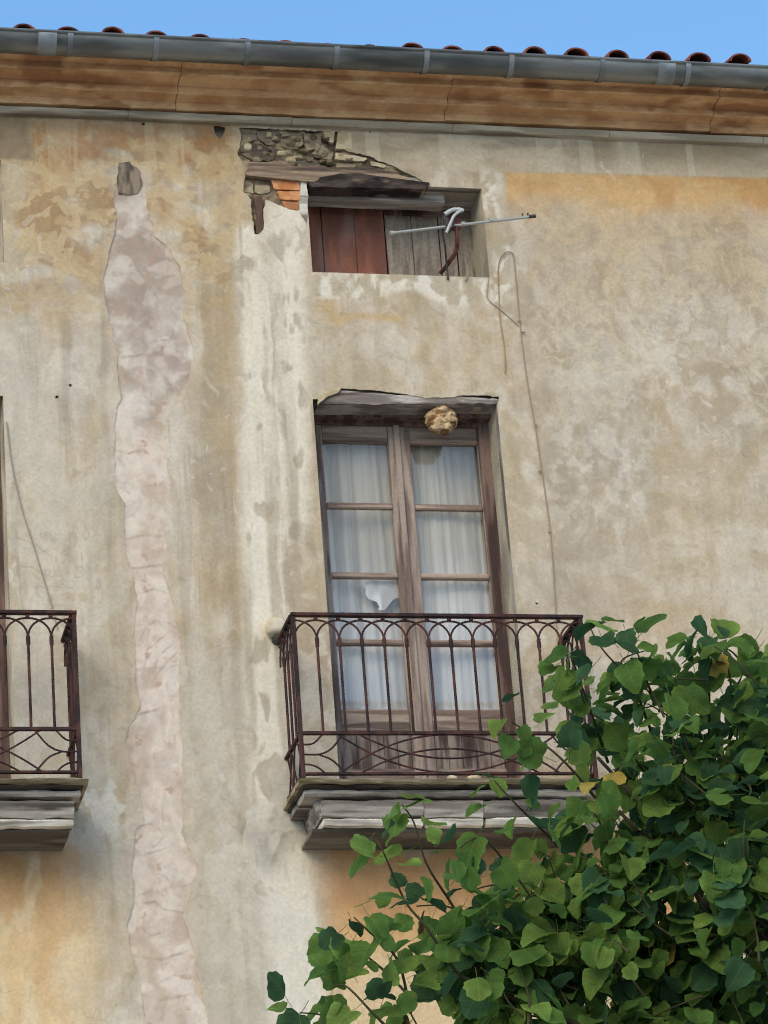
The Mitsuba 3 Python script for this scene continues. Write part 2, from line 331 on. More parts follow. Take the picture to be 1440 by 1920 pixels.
LIPS = [[(-1.411, 9.901), (-1.301, 9.917)], [(-1.472, 9.351), (-1.392, 9.327), (-1.327, 9.344)], [(-1.398, 8.656), (-1.225, 8.683)], [(-1.376, 8.244), (-1.345, 8.316), (-1.28, 8.365), (-1.218, 8.348), (-1.168, 8.306)], [(-1.361, 8.088), (-1.339, 8.196), (-1.256, 8.263)], [(-1.304, 8.088), (-1.272, 8.172), (-1.213, 8.215)], [(-1.264, 8.094), (-1.24, 8.13), (-1.198, 8.161)], [(-1.395, 8.081), (-1.161, 8.107)],
        [(-1.495, 7.714), (-1.406, 7.832), (-1.315, 7.856)], [(-1.332, 7.614), (-1.323, 7.509), (-1.345, 7.323)], [(-1.298, 7.386), (-1.3, 7.219)], [(-1.458, 7.162), (-1.4, 7.231), (-1.333, 7.225), (-1.305, 7.173)], [(-1.397, 7.156), (-1.358, 7.11), (-1.323, 7.138)], [(-1.446, 7.059), (-1.317, 7.092)], [(-1.313, 6.949), (-1.226, 6.903), (-1.126, 6.911)], [(-1.31, 6.892), (-1.199, 6.903)],
        [(-1.416, 6.859), (-1.377, 6.882), (-1.318, 6.847)], [(-1.413, 6.808), (-1.361, 6.813), (-1.316, 6.773), (-1.217, 6.755)], [(-1.421, 6.758), (-1.435, 6.685), (-1.404, 6.639), (-1.366, 6.644)], [(-1.308, 6.7), (-1.3, 6.638), (-1.257, 6.615)], [(-1.486, 6.534), (-1.35, 6.515), (-1.239, 6.542)], [(-1.356, 6.393), (-1.288, 6.431), (-1.218, 6.408)], [(-1.462, 6.339), (-1.36, 6.304), (-1.25, 6.319)],
        [(-1.449, 10.316), (-1.393, 10.252), (-1.357, 10.123)], [(-1.151, 10.724), (-1.111, 10.559), (-1.131, 10.392)], [(-1.389, 10.057), (-1.257, 9.996), (-1.095, 10.026)], [(-1.205, 9.835), (-1.139, 9.741)], [(-1.451, 9.163), (-1.337, 9.128), (-1.226, 9.148)], [(-1.425, 8.822), (-1.332, 8.854), (-1.24, 8.843)], [(-1.364, 8.516), (-1.283, 8.541), (-1.21, 8.512)], [(-1.246, 8.005), (-1.23, 7.856), (-1.251, 7.649)]]
LIPS_DIRT, LIP_H = LIPS, (.0045, .003, .006, .002)
PZ = [10.524, 9.609, 8.67, 7.069]
def under_color(p, n, uv):
    x, y, z = p.x, p.y, p.z
    w = fbm(x * 6, z * 6, 3.0, 3) - .5
    a = fbm((x + .1 * w) * 7, (z + .12 * w) * 5, 5.0, 4)
    b = fbm(x * 24, z * 24, 6.0, 3)
    pink = mix(lin(190, 172, 156), lin(206, 191, 177), S(.36, .62, a))
    grey = mix(lin(158, 143, 131), lin(188, 178, 167), S(.36, .66, a))
    t = S(PZ[1] - .15, PZ[1] + .1, z + .3 * w)
    col = mix(pink, grey, t * .85)
    col = mix(col, lin(160, 142, 134), .5 * S(PZ[1] - .02, PZ[1] + .3, z + .3 * w) * (1 - S(PZ[0] - .5, PZ[0] - .1, z + .4 * w)))
    col = mix(col, lin(168, 140, 124), .7 * S(.60, .72, b) * S(.5, .62, fbm(x * 9 + 4, z * 5, 8.0, 3)))
    col = mix(col, lin(214, 204, 194), .5 * S(.58, .7, fbm(x * 8 + 1, z * 9 + 3, 9.0, 3)))
    lips = mi.Float(0)
    for line in LIPS_DIRT: lips = dr.maximum(lips, cap(x + .006 * w, z + .006 * w, line, .006, .8))
    col = mix(col, lin(160, 136, 122), .35 * lips * S(.35, .6, noise(x * 30, z * 30)))
    edge = 1 - cap(x + .10 * w, z, PEEL_MID, [q * .85 for q in PEEL_W], .4)
    col = mix(col, mix(C_BASE, C_LIGHT, S(.4, .6, a)), .65 * edge * S(.36, .58, fbm(x * 9, z * 6, 51.0, 3)) + .25 * S(.52, .66, fbm(x * 6, z * 3, 52.0, 3)))
    sc = fbm(x * 13 + .8 * w, z * 11 + w, 61.0, 4)
    col = mix(col, lin(209, 201, 190), .32 * S(.50, .62, sc)); col = mix(col, lin(158, 142, 128), .22 * (1 - S(.38, .48, sc)))
    return col * (.84 + .22 * b + .14 * fbm(x * 75, z * 75, 4.0, 2))
scene['undercoat'] = bumped(principled(mikit.proc(under_color), .92, .1), lambda p, n, uv: fbm(p.x * 18, p.z * 18, 1.0, 3), .006)

def two_tone(a, b, c=None, s=(9, 9, 9), rough=.85, spec=.15, bump=0.0, oct=4, lo=.38, hi=.62, g=.2, **kw):
    def fn(p, n, uv):
        x, y, z = p.x * s[0], p.y * s[1], p.z * s[2]
        f = fbm(x, y, z, oct)
        col = mix(a, b, S(lo, hi, f))
        if c is not None: col = mix(col, c, S(.56, .7, fbm(x * .7 + 13, y * .7 + 5, z * .7 + 3, 3)))
        return col * (1 - g / 2 + g * fbm(p.x * 60, p.y * 60, p.z * 60, 2))
    m = principled(mikit.proc(fn), rough, spec, **kw)
    if bump: m = bumped(m, lambda p, n, uv: fbm(p.x * s[0] * 1.5, p.y * s[1] * 1.5, p.z * s[2] * 1.5, 3), bump)
    return m

scene['jamb_grey'] = two_tone(lin(112, 108, 102), lin(150, 146, 138), lin(92, 88, 84), (9, 9, 3), bump=.01)
scene['reveal_plaster'] = two_tone(lin(150, 142, 126), lin(178, 170, 152), lin(126, 118, 106), (7, 7, 3.2), bump=.01)
scene['cornice_paint'] = two_tone(lin(186, 144, 104), lin(208, 172, 130), lin(160, 118, 84), (7.0, 9, 11), bump=.016, lo=.38, hi=.64)
scene['string_stone'] = two_tone(lin(158, 148, 130), lin(186, 176, 156), lin(126, 116, 102), (2.4, 9, 20), bump=.01)
scene['zinc'] = two_tone(lin(102, 106, 106), lin(132, 136, 136), lin(80, 86, 86), (2.6, 9, 9), .45, .5, metallic=.7, g=.12, bump=.004)
scene['zinc_pale'] = two_tone(lin(114, 122, 128), lin(140, 148, 154), None, (9, 9, 9), .5, .5, metallic=.6, g=.1)
scene['terracotta'] = two_tone(lin(92, 54, 50), lin(128, 78, 68), lin(74, 54, 54), (14, 8, 14), bump=.01)
def wood(a, b, c, s, bump=.012, **kw):
    return two_tone(a, b, c, s, .8, .2, bump=bump, lo=.36, hi=.62, g=.25, **kw)
scene['door_wood_upright'] = wood(lin(120, 104, 96), lin(160, 144, 134), lin(98, 84, 78), (26, 26, 2.2))
scene['door_wood_level'] = wood(lin(124, 106, 97), lin(166, 148, 135), lin(100, 86, 79), (2.2, 26, 30))
scene['door_panel_wood'] = wood(lin(92, 77, 71), lin(142, 129, 121), lin(72, 58, 54), (30, 26, 2.0))
scene['frame_wood_dark'] = wood(lin(86, 68, 63), lin(122, 102, 95), lin(68, 54, 52), (26, 26, 2.0))
scene['grey_wood_upright'] = two_tone(lin(122, 112, 102), lin(146, 136, 124), lin(110, 100, 92), (48, 20, 5), .85, .15, bump=.008, lo=.34, hi=.66, g=.4)
scene['grey_wood_level'] = wood(lin(142, 136, 130), lin(190, 186, 178), lin(104, 98, 94), (2.4, 22, 24))
scene['beam_wood'] = wood(lin(118, 100, 86), lin(160, 140, 120), lin(88, 74, 66), (2.6, 22, 26), .02)
scene['lintel_wood'] = wood(lin(122, 112, 106), lin(176, 168, 162), lin(84, 74, 70), (5, 20, 22), .02)
scene['red_wood'] = wood(lin(112, 74, 64), lin(148, 98, 78), lin(128, 98, 90), (12, 10, 2.2))
scene['charred_wood'] = wood(lin(44, 38, 38), lin(78, 68, 64), lin(120, 104, 92), (9, 22, 22), .03)
scene['hood_mortar'] = two_tone(lin(104, 94, 82), lin(142, 128, 112), lin(84, 76, 68), (22, 14, 7), bump=.01)
scene['mortar'] = two_tone(lin(120, 106, 86), lin(158, 142, 116), lin(88, 78, 66), (12, 12, 16), bump=.06)
scene['stone_tan'] = two_tone(lin(124, 112, 94), lin(160, 146, 120), lin(96, 86, 74), (12, 12, 18), bump=.04)
scene['stone_dark'] = two_tone(lin(106, 97, 84), lin(140, 129, 112), lin(84, 76, 68), (10, 10, 18), bump=.04)
scene['stone_cream'] = two_tone(lin(172, 156, 124), lin(198, 184, 154), None, (12, 12, 12), bump=.02)
scene['brick'] = two_tone(lin(184, 120, 78), lin(206, 150, 108), lin(160, 110, 80), (12, 12, 12), bump=.01)
scene['rusty_iron'] = two_tone(lin(46, 28, 27), lin(74, 44, 38), lin(36, 27, 29), (20, 20, 8), .7, .3, bump=.004)
scene['rusty_strap'] = two_tone(lin(92, 72, 62), lin(132, 108, 94), lin(64, 50, 46), (20, 20, 8), .8, .2, bump=.01)
scene['slab_stone'] = two_tone(lin(116, 110, 104), lin(164, 158, 150), lin(84, 78, 74), (2.4, 16, 22), bump=.012)
scene['slab_stone_pale'] = two_tone(lin(164, 158, 148), lin(204, 200, 190), lin(124, 116, 108), (2.4, 16, 20), bump=.012)
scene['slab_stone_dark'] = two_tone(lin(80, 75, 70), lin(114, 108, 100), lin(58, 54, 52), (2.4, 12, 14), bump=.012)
scene['shaded_soffit_stone'] = two_tone(lin(86, 82, 76), lin(114, 109, 101), lin(66, 62, 58), (2.4, 12, 14), bump=.012)  # darker copy of the slab stone: underside shade put into the colour
scene['shaded_grime_stone'] = two_tone(lin(46, 43, 40), lin(74, 69, 64), lin(92, 86, 78), (5, 12, 14), bump=.012)  # grime plus the shadow of the recess, both put into the colour
scene['slab_mossy'] = two_tone(lin(110, 102, 84), lin(152, 143, 120), lin(98, 92, 64), (3, 14, 14), bump=.012)
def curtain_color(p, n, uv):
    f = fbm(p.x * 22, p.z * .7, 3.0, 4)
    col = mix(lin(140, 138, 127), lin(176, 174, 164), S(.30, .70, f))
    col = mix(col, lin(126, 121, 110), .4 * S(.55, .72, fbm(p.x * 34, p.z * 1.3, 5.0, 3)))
    sky_reflect = S(9.023, 8.452, p.z + .15 * (fbm(p.x * 5, p.z * 4, 1.0, 2) - .5))  # sky reflection of the lower panes painted into the cloth, paler and bluish
    return mix(col, mix(lin(170, 173, 177), lin(198, 201, 204), S(.3, .6, f)), .7 * sky_reflect)
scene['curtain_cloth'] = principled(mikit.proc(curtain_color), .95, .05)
scene['white_cloth'] = two_tone(lin(184, 186, 188), lin(206, 209, 212), lin(160, 160, 160), (14, 8, 4), .9, .1, g=.06)
scene['room_dark'] = principled(lin(96, 88, 80), .9, .1)
scene['pane_glass'] = {'type': 'thindielectric', 'int_ior': 1.5}
scene['aluminium'] = principled(lin(176, 176, 170), .45, .5, metallic=.5)
scene['white_plastic'] = principled(lin(176, 180, 182), .5, .4)
scene['dark_rubber'] = principled(lin(58, 54, 52), .6, .4)
scene['mast_rust'] = two_tone(lin(70, 36, 32), lin(98, 54, 46), None, (30, 30, 30), .6, .4)
scene['cable_brown'] = principled(lin(158, 134, 106), .7, .3)
scene['cable_grey'] = principled(lin(152, 142, 126), .7, .3)
scene['nest_paper'] = two_tone(lin(164, 134, 100), lin(204, 178, 140), lin(124, 94, 66), (26, 26, 26), .95, .05, bump=.02)
scene['knob_plaster'] = two_tone(lin(186, 174, 150), lin(204, 194, 172), None, (20, 20, 20))
scene['bark'] = two_tone(lin(56, 48, 42), lin(84, 74, 64), lin(42, 36, 32), (22, 22, 5), bump=.02)
scene['twig_bark'] = principled(lin(66, 64, 44), .8, .2)
scene['gravel_ground'] = two_tone(lin(140, 134, 124), lin(168, 160, 148), None, (.8, .8, .8))

# ------------------------------------------------------------------ ground
put('ground', M([[-3000, -3000, 0], [3000, -3000, 0], [3000, 3000, 0], [-3000, 3000, 0]], [[0, 1, 2], [0, 2, 3]]), 'gravel_ground')
tag('ground', kind='structure')

# ------------------------------------------------------------------ house
H = 'old_house'
tag(H, 'old house front with peeling beige and ochre stucco, brown cornice and tiled eaves', 'house')
WX0, WX1, WTOP = -6.0, 6.2, 11.80
ATT = dict(x0=-0.303, x1=0.721, z0=10.454, z1=11.023)        # attic opening
DOOR = dict(x0=-0.353, x1=0.695, z0=7.447, z1=9.67)     # balcony door opening
LDX1 = -2.056
LDOOR = dict(x0=LDX1 - (DOOR['x1'] - DOOR['x0']), x1=LDX1, z0=7.423, z1=9.647)
LATT = dict(x0=-2.026 - 1.0, x1=-2.026, z0=10.453, z1=11.091)
OPEN = [ATT, DOOR, LDOOR, LATT]
hole = lambda o: sbox(o['x0'], o['z0'], o['x1'], o['z1'])

peel = rough_poly([(-1.369, 11.099), (-1.305, 11.112), (-1.251, 11.05), (-1.231, 10.949), (-1.209, 10.772), (-1.179, 10.656), (-1.105, 10.559), (-1.05, 10.461), (-1.036, 10.264), (-1.046, 10.132), (-1.014, 10.003), (-1.006, 9.912), (-1.044, 9.759), (-1.114, 9.651), (-1.151, 9.612), (-1.175, 9.484), (-1.199, 9.35), (-1.173, 9.153), (-1.185, 9.027), (-1.208, 8.902), (-1.206, 8.825), (-1.231, 8.671), (-1.213, 8.564), (-1.177, 8.366), (-1.153, 8.275), (-1.167, 8.095), (-1.185, 7.975), (-1.184, 7.767), (-1.178, 7.532), (-1.183, 7.328), (-1.207, 7.183), (-1.128, 6.982), (-1.159, 6.925), (-1.224, 6.727), (-1.164, 6.502), (-1.149, 6.362), (-1.121, 6.168), (-1.103, 6.002), (-1.414, 6.009), (-1.45, 6.229), (-1.458, 6.422), (-1.5, 6.59), (-1.517, 6.702), (-1.475, 6.786), (-1.475, 6.9), (-1.476, 7.013), (-1.451, 7.185), (-1.4, 7.228), (-1.401, 7.329), (-1.452, 7.561), (-1.486, 7.678), (-1.394, 7.855), (-1.41, 8.004), (-1.408, 8.304), (-1.378, 8.455), (-1.388, 8.623), (-1.418, 8.73), (-1.433, 8.899), (-1.422, 9.023), (-1.463, 9.147), (-1.471, 9.225), (-1.46, 9.351), (-1.467, 9.477), (-1.419, 9.637), (-1.428, 9.829), (-1.413, 9.927), (-1.454, 10.055), (-1.482, 10.249), (-1.489, 10.347), (-1.447, 10.514), (-1.404, 10.681), (-1.402, 10.882), (-1.384, 11.017)], .009, .013, 3, 9)
rubble = rough_poly([(-0.666, 11.363), (-0.076, 11.355), (-0.107, 11.27), (-0.053, 11.231), (0.069, 11.209), (0.205, 11.152), (0.37, 11.063), (0.416, 11.003), (0.392, 10.947), (-0.306, 10.912), (-0.357, 10.835), (-0.418, 10.847), (-0.536, 10.91), (-0.592, 10.678), (-0.617, 10.677), (-0.628, 10.906), (-0.668, 10.945), (-0.648, 11.089), (-0.682, 11.183), (-0.661, 11.28)], .009, .009, 8, 12)
lintel_gap = rough_poly([(-0.31, 9.642), (-0.321, 9.671), (-0.273, 9.705), (-0.187, 9.736), (-0.006, 9.734), (0.174, 9.716), (0.293, 9.689), (0.416, 9.702), (0.539, 9.715), (0.646, 9.714), (0.71, 9.71), (0.701, 9.667)], .009, .007, 5, 12)
small_hole = rough_poly([(-0.816, 11.363), (-0.752, 11.359), (-0.765, 11.296), (-0.79, 11.281), (-0.813, 11.315)], .01, .006, 2, 20)
pocks = [rough_poly([(a + .010 * math.cos(t), b + .007 * math.sin(t)) for t in np.linspace(0, 6.28, 9)[:-1]], .008, .006, i, 40) for i, (a, b) in enumerate([(-1.764, 9.648), (-1.689, 9.72), (-1.219, 11.358), (0.812, 8.471)])]
scrape = rough_poly([(-0.611, 10.927), (-0.566, 10.922), (-0.56, 10.814), (-0.566, 10.713), (-0.599, 10.678), (-0.615, 10.711), (-0.602, 10.829)], .02, .006, 4, 14)

top_poly = sbox(WX0, 0, WX1, WTOP)
coat = top_poly
for o in OPEN: coat = coat.difference(hole(o))
coat = coat.difference(unary_union([peel, rubble, lintel_gap, small_hole, scrape] + pocks))
COAT = .007
put(f'{H}__stucco', slab_xz(coat, 0.0, COAT), 'plaster')
tag(f'{H}__stucco', 'blotchy beige stucco with ochre remains, pale limewash runs and torn edges')

core = top_poly
for o in OPEN: core = core.difference(hole(o))
put(f'{H}__masonry_core', slab_xz(core, .06, .46), 'reveal_plaster')

# the reveals keep their own plaster, flush with the openings
def reveal(o, y1):
    t = .008
    ms = [span(o['x1'] + .0, o['x1'] + .05, .002, y1, o['z0'] - .03, o['z1'] + .03, .006),
          span(o['x0'] - .05, o['x0'], .002 + COAT, y1, o['z0'] - .03, o['z1'] + .03, .006)]
    return ms

# recessed undercoat laid bare by the peeled strip, with trowel ridges
def undercoat_sheet():
    b = peel.buffer(.05).bounds
    nx, nz = int((b[2] - b[0]) / .006), int((b[3] - b[1]) / .006)
    xs, zs = np.linspace(b[0], b[2], nx), np.linspace(b[1], b[3], nz)
    X, Z = np.meshgrid(xs, zs, indexing='ij')
    q = np.stack([X, Z, 0 * X], -1)
    y = .0075 + .007 * (meshkit.fbm(q * np.array([5, 4, 1]), 2, 7) - .45) + .0022 * (meshkit.fbm(q * 22, 3, 9) - .5)
    for line in LIPS:                                   # overlapping trowel laps: a lip that ends sharply on one side
        dist, sign = np.full(X.shape, 9.0), np.zeros(X.shape)
        for a, b in zip(line[:-1], line[1:]):
            dx, dz = b[0] - a[0], b[1] - a[1]
            t = np.clip(((X - a[0]) * dx + (Z - a[1]) * dz) / (dx * dx + dz * dz), 0, 1)
            d = np.hypot(X - a[0] - t * dx, Z - a[1] - t * dz)
            s_ = dx * (Z - a[1]) - dz * (X - a[0])
            sign = np.where(d < dist, s_, sign); dist = np.minimum(d, dist)
        y -= LIP_H[LIPS.index(line) % 4] * np.where(sign > 0, np.exp(-dist / .03), np.exp(-(dist / .006) ** 2))
    y = np.clip(y, .003, .03)
    v = np.stack([X, y, Z], -1).reshape(-1, 3)
    i, j = np.meshgrid(np.arange(nx - 1), np.arange(nz - 1), indexing='ij')
    a = i * nz + j
    f = np.vstack([np.stack([a, a + nz, a + nz + 1], -1).reshape(-1, 3), np.stack([a, a + nz + 1, a + 1], -1).reshape(-1, 3)])
    return M(v, f)
put(f'{H}__undercoat', undercoat_sheet(), 'undercoat', True)
tag(f'{H}__undercoat', 'tall pinkish grey strip of bare undercoat where the stucco has fallen off')
vx, vz = [(-1.313, 11.007)][0]
put(f'{H}__vent_hood', slab_xz(rough_poly([(-1.372, 11.099), (-1.338, 11.117), (-1.296, 11.116), (-1.261, 11.083), (-1.239, 11.03), (-1.243, 10.956), (-1.269, 10.914), (-1.323, 10.899), (-1.377, 10.903), (-1.383, 10.984)], .006, .004, 3, 14), .0015, .03), 'hood_mortar')
put(f'{H}__vent_hood', slab_xz(rough_poly([(-1.371, 11.059), (-1.327, 11.087), (-1.323, 10.986), (-1.335, 10.912), (-1.374, 10.91)], .006, .003, 7, 14), -.003, .02), 'hood_mortar')
tag(f'{H}__vent_hood', 'dark grey rounded mortar cap at the top of the peeled strip')

# masonry seen behind the holes
def rubble_bed():
    b = rubble.buffer(.06).bounds
    nx, nz = int((b[2] - b[0]) / .012), int((b[3] - b[1]) / .012)
    X, Z = np.meshgrid(np.linspace(b[0], b[2], nx), np.linspace(max(b[1], 10.75), b[3], nz), indexing='ij')
    q = np.stack([X, Z, 0 * X], -1)
    y = .016 + .06 * (meshkit.fbm(q * 11, 4, 3) - .40)
    keep = (X > ATT['x0'] + .0) & (Z < ATT['z1'] + .06)
    v = np.stack([X, y, Z], -1).reshape(-1, 3)
    i, j = np.meshgrid(np.arange(nx - 1), np.arange(nz - 1), indexing='ij')
    a = (i * nz + j).ravel()
    ok = ~keep.ravel()[a] & ~keep.ravel()[a + nz] & ~keep.ravel()[a + nz + 1]
    a = a[ok]
    return M(v, np.vstack([np.stack([a, a + nz, a + nz + 1], -1), np.stack([a, a + nz + 1, a + 1], -1)]))
put(f'{H}__rubble_masonry', rubble_bed(), 'mortar', True)
tag(f'{H}__rubble_masonry', 'crumbling rubble masonry bared above the left end of the attic window')
RUB = [([(-0.666, 11.356), (-0.59, 11.349), (-0.565, 11.302), (-0.608, 11.255), (-0.672, 11.259)], 'stone_dark', .014), ([(-0.67, 11.245), (-0.552, 11.264), (-0.487, 11.223), (-0.574, 11.195), (-0.669, 11.204)], 'stone_dark', .004), ([(-0.572, 11.346), (-0.448, 11.345), (-0.436, 11.294), (-0.509, 11.259), (-0.556, 11.295)], 'stone_dark', .012),
       ([(-0.667, 11.191), (-0.561, 11.209), (-0.49, 11.174), (-0.503, 11.15), (-0.613, 11.155)], 'stone_tan', .000), ([(-0.424, 11.343), (-0.307, 11.341), (-0.299, 11.269), (-0.378, 11.231), (-0.435, 11.256)], 'stone_tan', .010), ([(-0.294, 11.341), (-0.192, 11.339), (-0.201, 11.252), (-0.283, 11.228), (-0.292, 11.276)], 'stone_tan', .002),
       ([(-0.188, 11.267), (-0.128, 11.224), (-0.144, 11.175), (-0.242, 11.185), (-0.253, 11.216)], 'stone_tan', .004), ([(-0.119, 11.221), (0.068, 11.191), (0.042, 11.17), (-0.125, 11.176)], 'stone_cream', -.002), ([(-0.479, 11.24), (-0.345, 11.215), (-0.359, 11.149), (-0.466, 11.158)], 'stone_tan', .008),
       ([(-0.34, 11.205), (-0.268, 11.177), (-0.208, 11.138), (-0.339, 11.122)], 'stone_dark', .014), ([(-0.668, 11.163), (-0.617, 11.155), (-0.641, 11.048), (-0.682, 11.074)], 'stone_tan', .004), ([(-0.667, 11.02), (-0.61, 11.002), (-0.608, 10.941), (-0.662, 10.952)], 'stone_tan', .008), ([(0.086, 11.175), (0.171, 11.154), (0.164, 11.133), (0.084, 11.147)], 'stone_cream', .000),
       ([(-0.598, 11.002), (-0.512, 10.999), (-0.509, 10.958), (-0.565, 10.942), (-0.601, 10.955)], 'stone_tan', .012), ([(-0.114, 11.166), (-0.003, 11.157), (-0.017, 11.129), (-0.122, 11.132)], 'stone_tan', .012)]
for k, (q, m, y0) in enumerate(RUB):
    put(f'{H}__rubble_masonry__stone', slab_xz(rough_poly(q, .010, .004, 30 + k, 16), y0, .06), m)
x, z = [(-0.137, 11.331)][0]
put(f'{H}__rubble_masonry__stone', slab_xz(rough_poly([(-0.182, 11.353), (-0.113, 11.357), (-0.128, 11.283), (-0.167, 11.295)], .01, .003, 1, 20), -.002, .03), 'stone_cream')
put(f'{H}__rubble_masonry__stone', slab_xz(rough_poly([(-0.095, 11.354), (-0.02, 11.35), (-0.021, 11.246), (-0.115, 11.246)], .01, .003, 2, 20), -.002, .03), 'stone_cream')
rng = np.random.default_rng(11)
for (x, z) in [(-0.493, 11.322), (-0.452, 11.289), (-0.404, 11.312), (-0.367, 11.273), (-0.327, 11.309), (-0.282, 11.283), (-0.24, 11.313), (-0.212, 11.272), (-0.167, 11.302), (-0.394, 11.223), (-0.344, 11.246), (-0.296, 11.221), (-0.239, 11.237), (-0.191, 11.218), (-0.472, 11.261), (-0.433, 11.194), (-0.379, 11.169), (-0.329, 11.185), (-0.275, 11.16), (-0.213, 11.169), (-0.606, 11.283), (-0.559, 11.25), (-0.628, 11.227), (-0.086, 11.209), (-0.041, 11.19), (-0.519, 11.204), (-0.571, 11.154), (-0.157, 11.171)]:
    s_ = rng.uniform(.022, .05, 3)
    put(f'{H}__rubble_masonry__lump', rock((x + rng.normal(0, .006), .016, z + rng.normal(0, .006)), (s_[0] * 1.3, .03 + s_[1] * .4, s_[2]), int(rng.integers(1, 999)), .35, 2), ['mortar', 'mortar', 'stone_tan', 'stone_cream'][int(rng.integers(0, 4))], 40)
# bricks of the jamb under the beam
for k, (u0, v0, u1, v1) in enumerate([(0, 0, 0, 0)] * 3):
    q = [[(-0.504, 11.033), (-0.338, 11.037), (-0.342, 10.972), (-0.483, 10.973)], [(-0.472, 10.963), (-0.34, 10.965), (-0.346, 10.91), (-0.457, 10.909)], [(-0.445, 10.9), (-0.347, 10.9), (-0.356, 10.849), (-0.43, 10.853)]][k]
    put(f'{H}__rubble_masonry__brick', slab_xz(rough_poly(q, .012, .003, k, 20), .003 + .004 * k, .06), 'brick')
put(f'{H}__jamb_plaster', slab_xz(rough_poly([(-0.333, 11.027), (-0.302, 11.035), (-0.299, 10.926), (-0.316, 10.756), (-0.352, 10.822)], .012, .003, 9, 20), -.004, .03), 'slab_stone_pale')
put(f'{H}__iron_strap', slab_xz(rough_poly([(-0.614, 10.93), (-0.56, 10.926), (-0.564, 10.848), (-0.569, 10.712), (-0.587, 10.675), (-0.61, 10.687), (-0.597, 10.813)], .012, .003, 4, 20), .002, .03), 'rusty_strap')
tag(f'{H}__iron_strap', 'rusty strap let into the stucco left of the attic window')

# beams over the attic window
def beam(pts, y0, y1, m, key, seed, label=None):
    k = put(key, slab_xz(rough_poly(pts, .03, .006, seed, 8), y0, y1), m)
    if label: tag(k, label)
beam([(-0.621, 11.131), (-0.399, 11.147), (-0.401, 11.113), (0.095, 11.127), (0.308, 11.067), (0.397, 11.002), (-0.101, 10.995), (-0.284, 11.022), (-0.644, 11.048)], -.014, .20, 'beam_wood', f'{H}__attic_beam', 3, 'grey split wooden beam over the attic window')
beam([(-0.643, 11.075), (-0.464, 11.083), (-0.343, 11.061), (-0.221, 11.038), (-0.254, 11.013), (-0.529, 11.032), (-0.651, 11.041)], -.022, .10, 'beam_wood', f'{H}__attic_beam', 4)
beam([(-0.283, 11.029), (-0.095, 11.081), (0.091, 11.075), (0.326, 11.051), (0.425, 11.037), (0.384, 10.994), (0.085, 10.996), (-0.286, 10.984)], -.020, .14, 'charred_wood', f'{H}__attic_lintel', 6, 'charred black lintel over the attic window')
put(f'{H}__attic_lintel', molding([(.09, 11.041), (.09, 10.975), (.19, 10.975 - .006), (.19, 11.041 + .02)], ATT['x0'] - .02, ATT['x1'] - .20, 40, .01, 2), 'grey_wood_level')
put(f'{H}__attic_lintel', molding([(.012, ATT['z1'] + .06), (.012, ATT['z1'] + .002), (.46, ATT['z1'] - .004), (.46, ATT['z1'] + .06)], ATT['x0'] - .0, ATT['x1'] + .02, 40, .006, 3), 'grey_wood_level')

# attic window: board shutters
A = f'{H}__attic_window'
YS = .27
ax0, ax1, az0, az1 = ATT['x0'] - .03, ATT['x1'] + .03, ATT['z0'] - .05, 11.026
xs = [-0.311, -0.168, 0.025, 0.198]
for k in range(3):
    put(f'{A}__board', span(xs[k] + .001, xs[k + 1] - .001 - .003 * (k == 0), YS + .003 * (k % 2), YS + .03, az0, az1 + .06 + .01 * k, .003, .004, k), 'red_wood')
tag(f'{A}__board', 'reddish brown shutter board')
xs = [0.204, 0.362, 0.523, 0.624, 0.745, 0.837]
for k in range(5):
    key = put(f'{A}__board', span(xs[k] + .004, xs[k + 1] - .004, YS + .012 + .003 * (k % 2), YS + .045, az0, az1 - .01, .003, .005, 10 + k), 'grey_wood_upright')
    if k == 0: tag(key, 'weathered grey shutter board')
put(f'{A}__rail', span(0.212, 0.777, YS - .002, YS + .03, 10.979, 11.021, .003, .004, 3), 'frame_wood_dark')
put(f'{A}__sill', span(ATT['x0'] - .0, ATT['x1'] + .0, .004, .27, ATT['z0'] - .04, ATT['z0'] + .002, .006, .004), 'reveal_plaster')
for o, key in ((ATT, A), (LATT, f'{H}__far_attic_window')):
    for m in reveal(o, .46): put(f'{key}__jamb', m, 'reveal_plaster')
for k in range(4):
    put(f'{H}__far_attic_window__board', span(LATT['x0'] + .25 * k + .002, LATT['x0'] + .25 * k + .248, YS, YS + .03, LATT['z0'] - .02, LATT['z1'] + .02, .003), 'grey_wood_upright')

# balcony door
D = f'{H}__balcony_door'
YD = .25
put(f'{D}__lintel_board', slab_xz(rough_poly([(-0.319, 9.642), (-0.28, 9.691), (-0.188, 9.729), (0.173, 9.709), (0.706, 9.7), (0.701, 9.67)], .012, .006, 12, 10), .006, .15), 'lintel_wood')
tag(f'{D}__lintel_board', 'silvery grey lintel board bared by fallen stucco')
put(f'{D}__loose_plaster', slab_xz(rough_poly([(-0.323, 9.639), (-0.323, 9.674), (-0.272, 9.724), (-0.187, 9.742), (-0.213, 9.706), (-0.275, 9.682)], .012, .003, 3, 20), -.010, .02), 'stone_cream')
put(f'{D}__soffit', span(DOOR['x0'] - .03, DOOR['x1'] + .03, .15, .34, DOOR['z1'] - .02, DOOR['z1'] + .05, .004), 'frame_wood_dark')
put(f'{D}__head_rail', span(DOOR['x0'] - .03, DOOR['x1'] + .03, YD - .04, YD + .06, 9.657, 9.717 + .03, .006), 'door_wood_level')
put(f'{D}__head_rail', span(DOOR['x0'] - .03, DOOR['x1'] + .03, YD - .015, YD + .06, 9.628, 9.661, .004), 'frame_wood_dark')
fr_x1 = 0.675
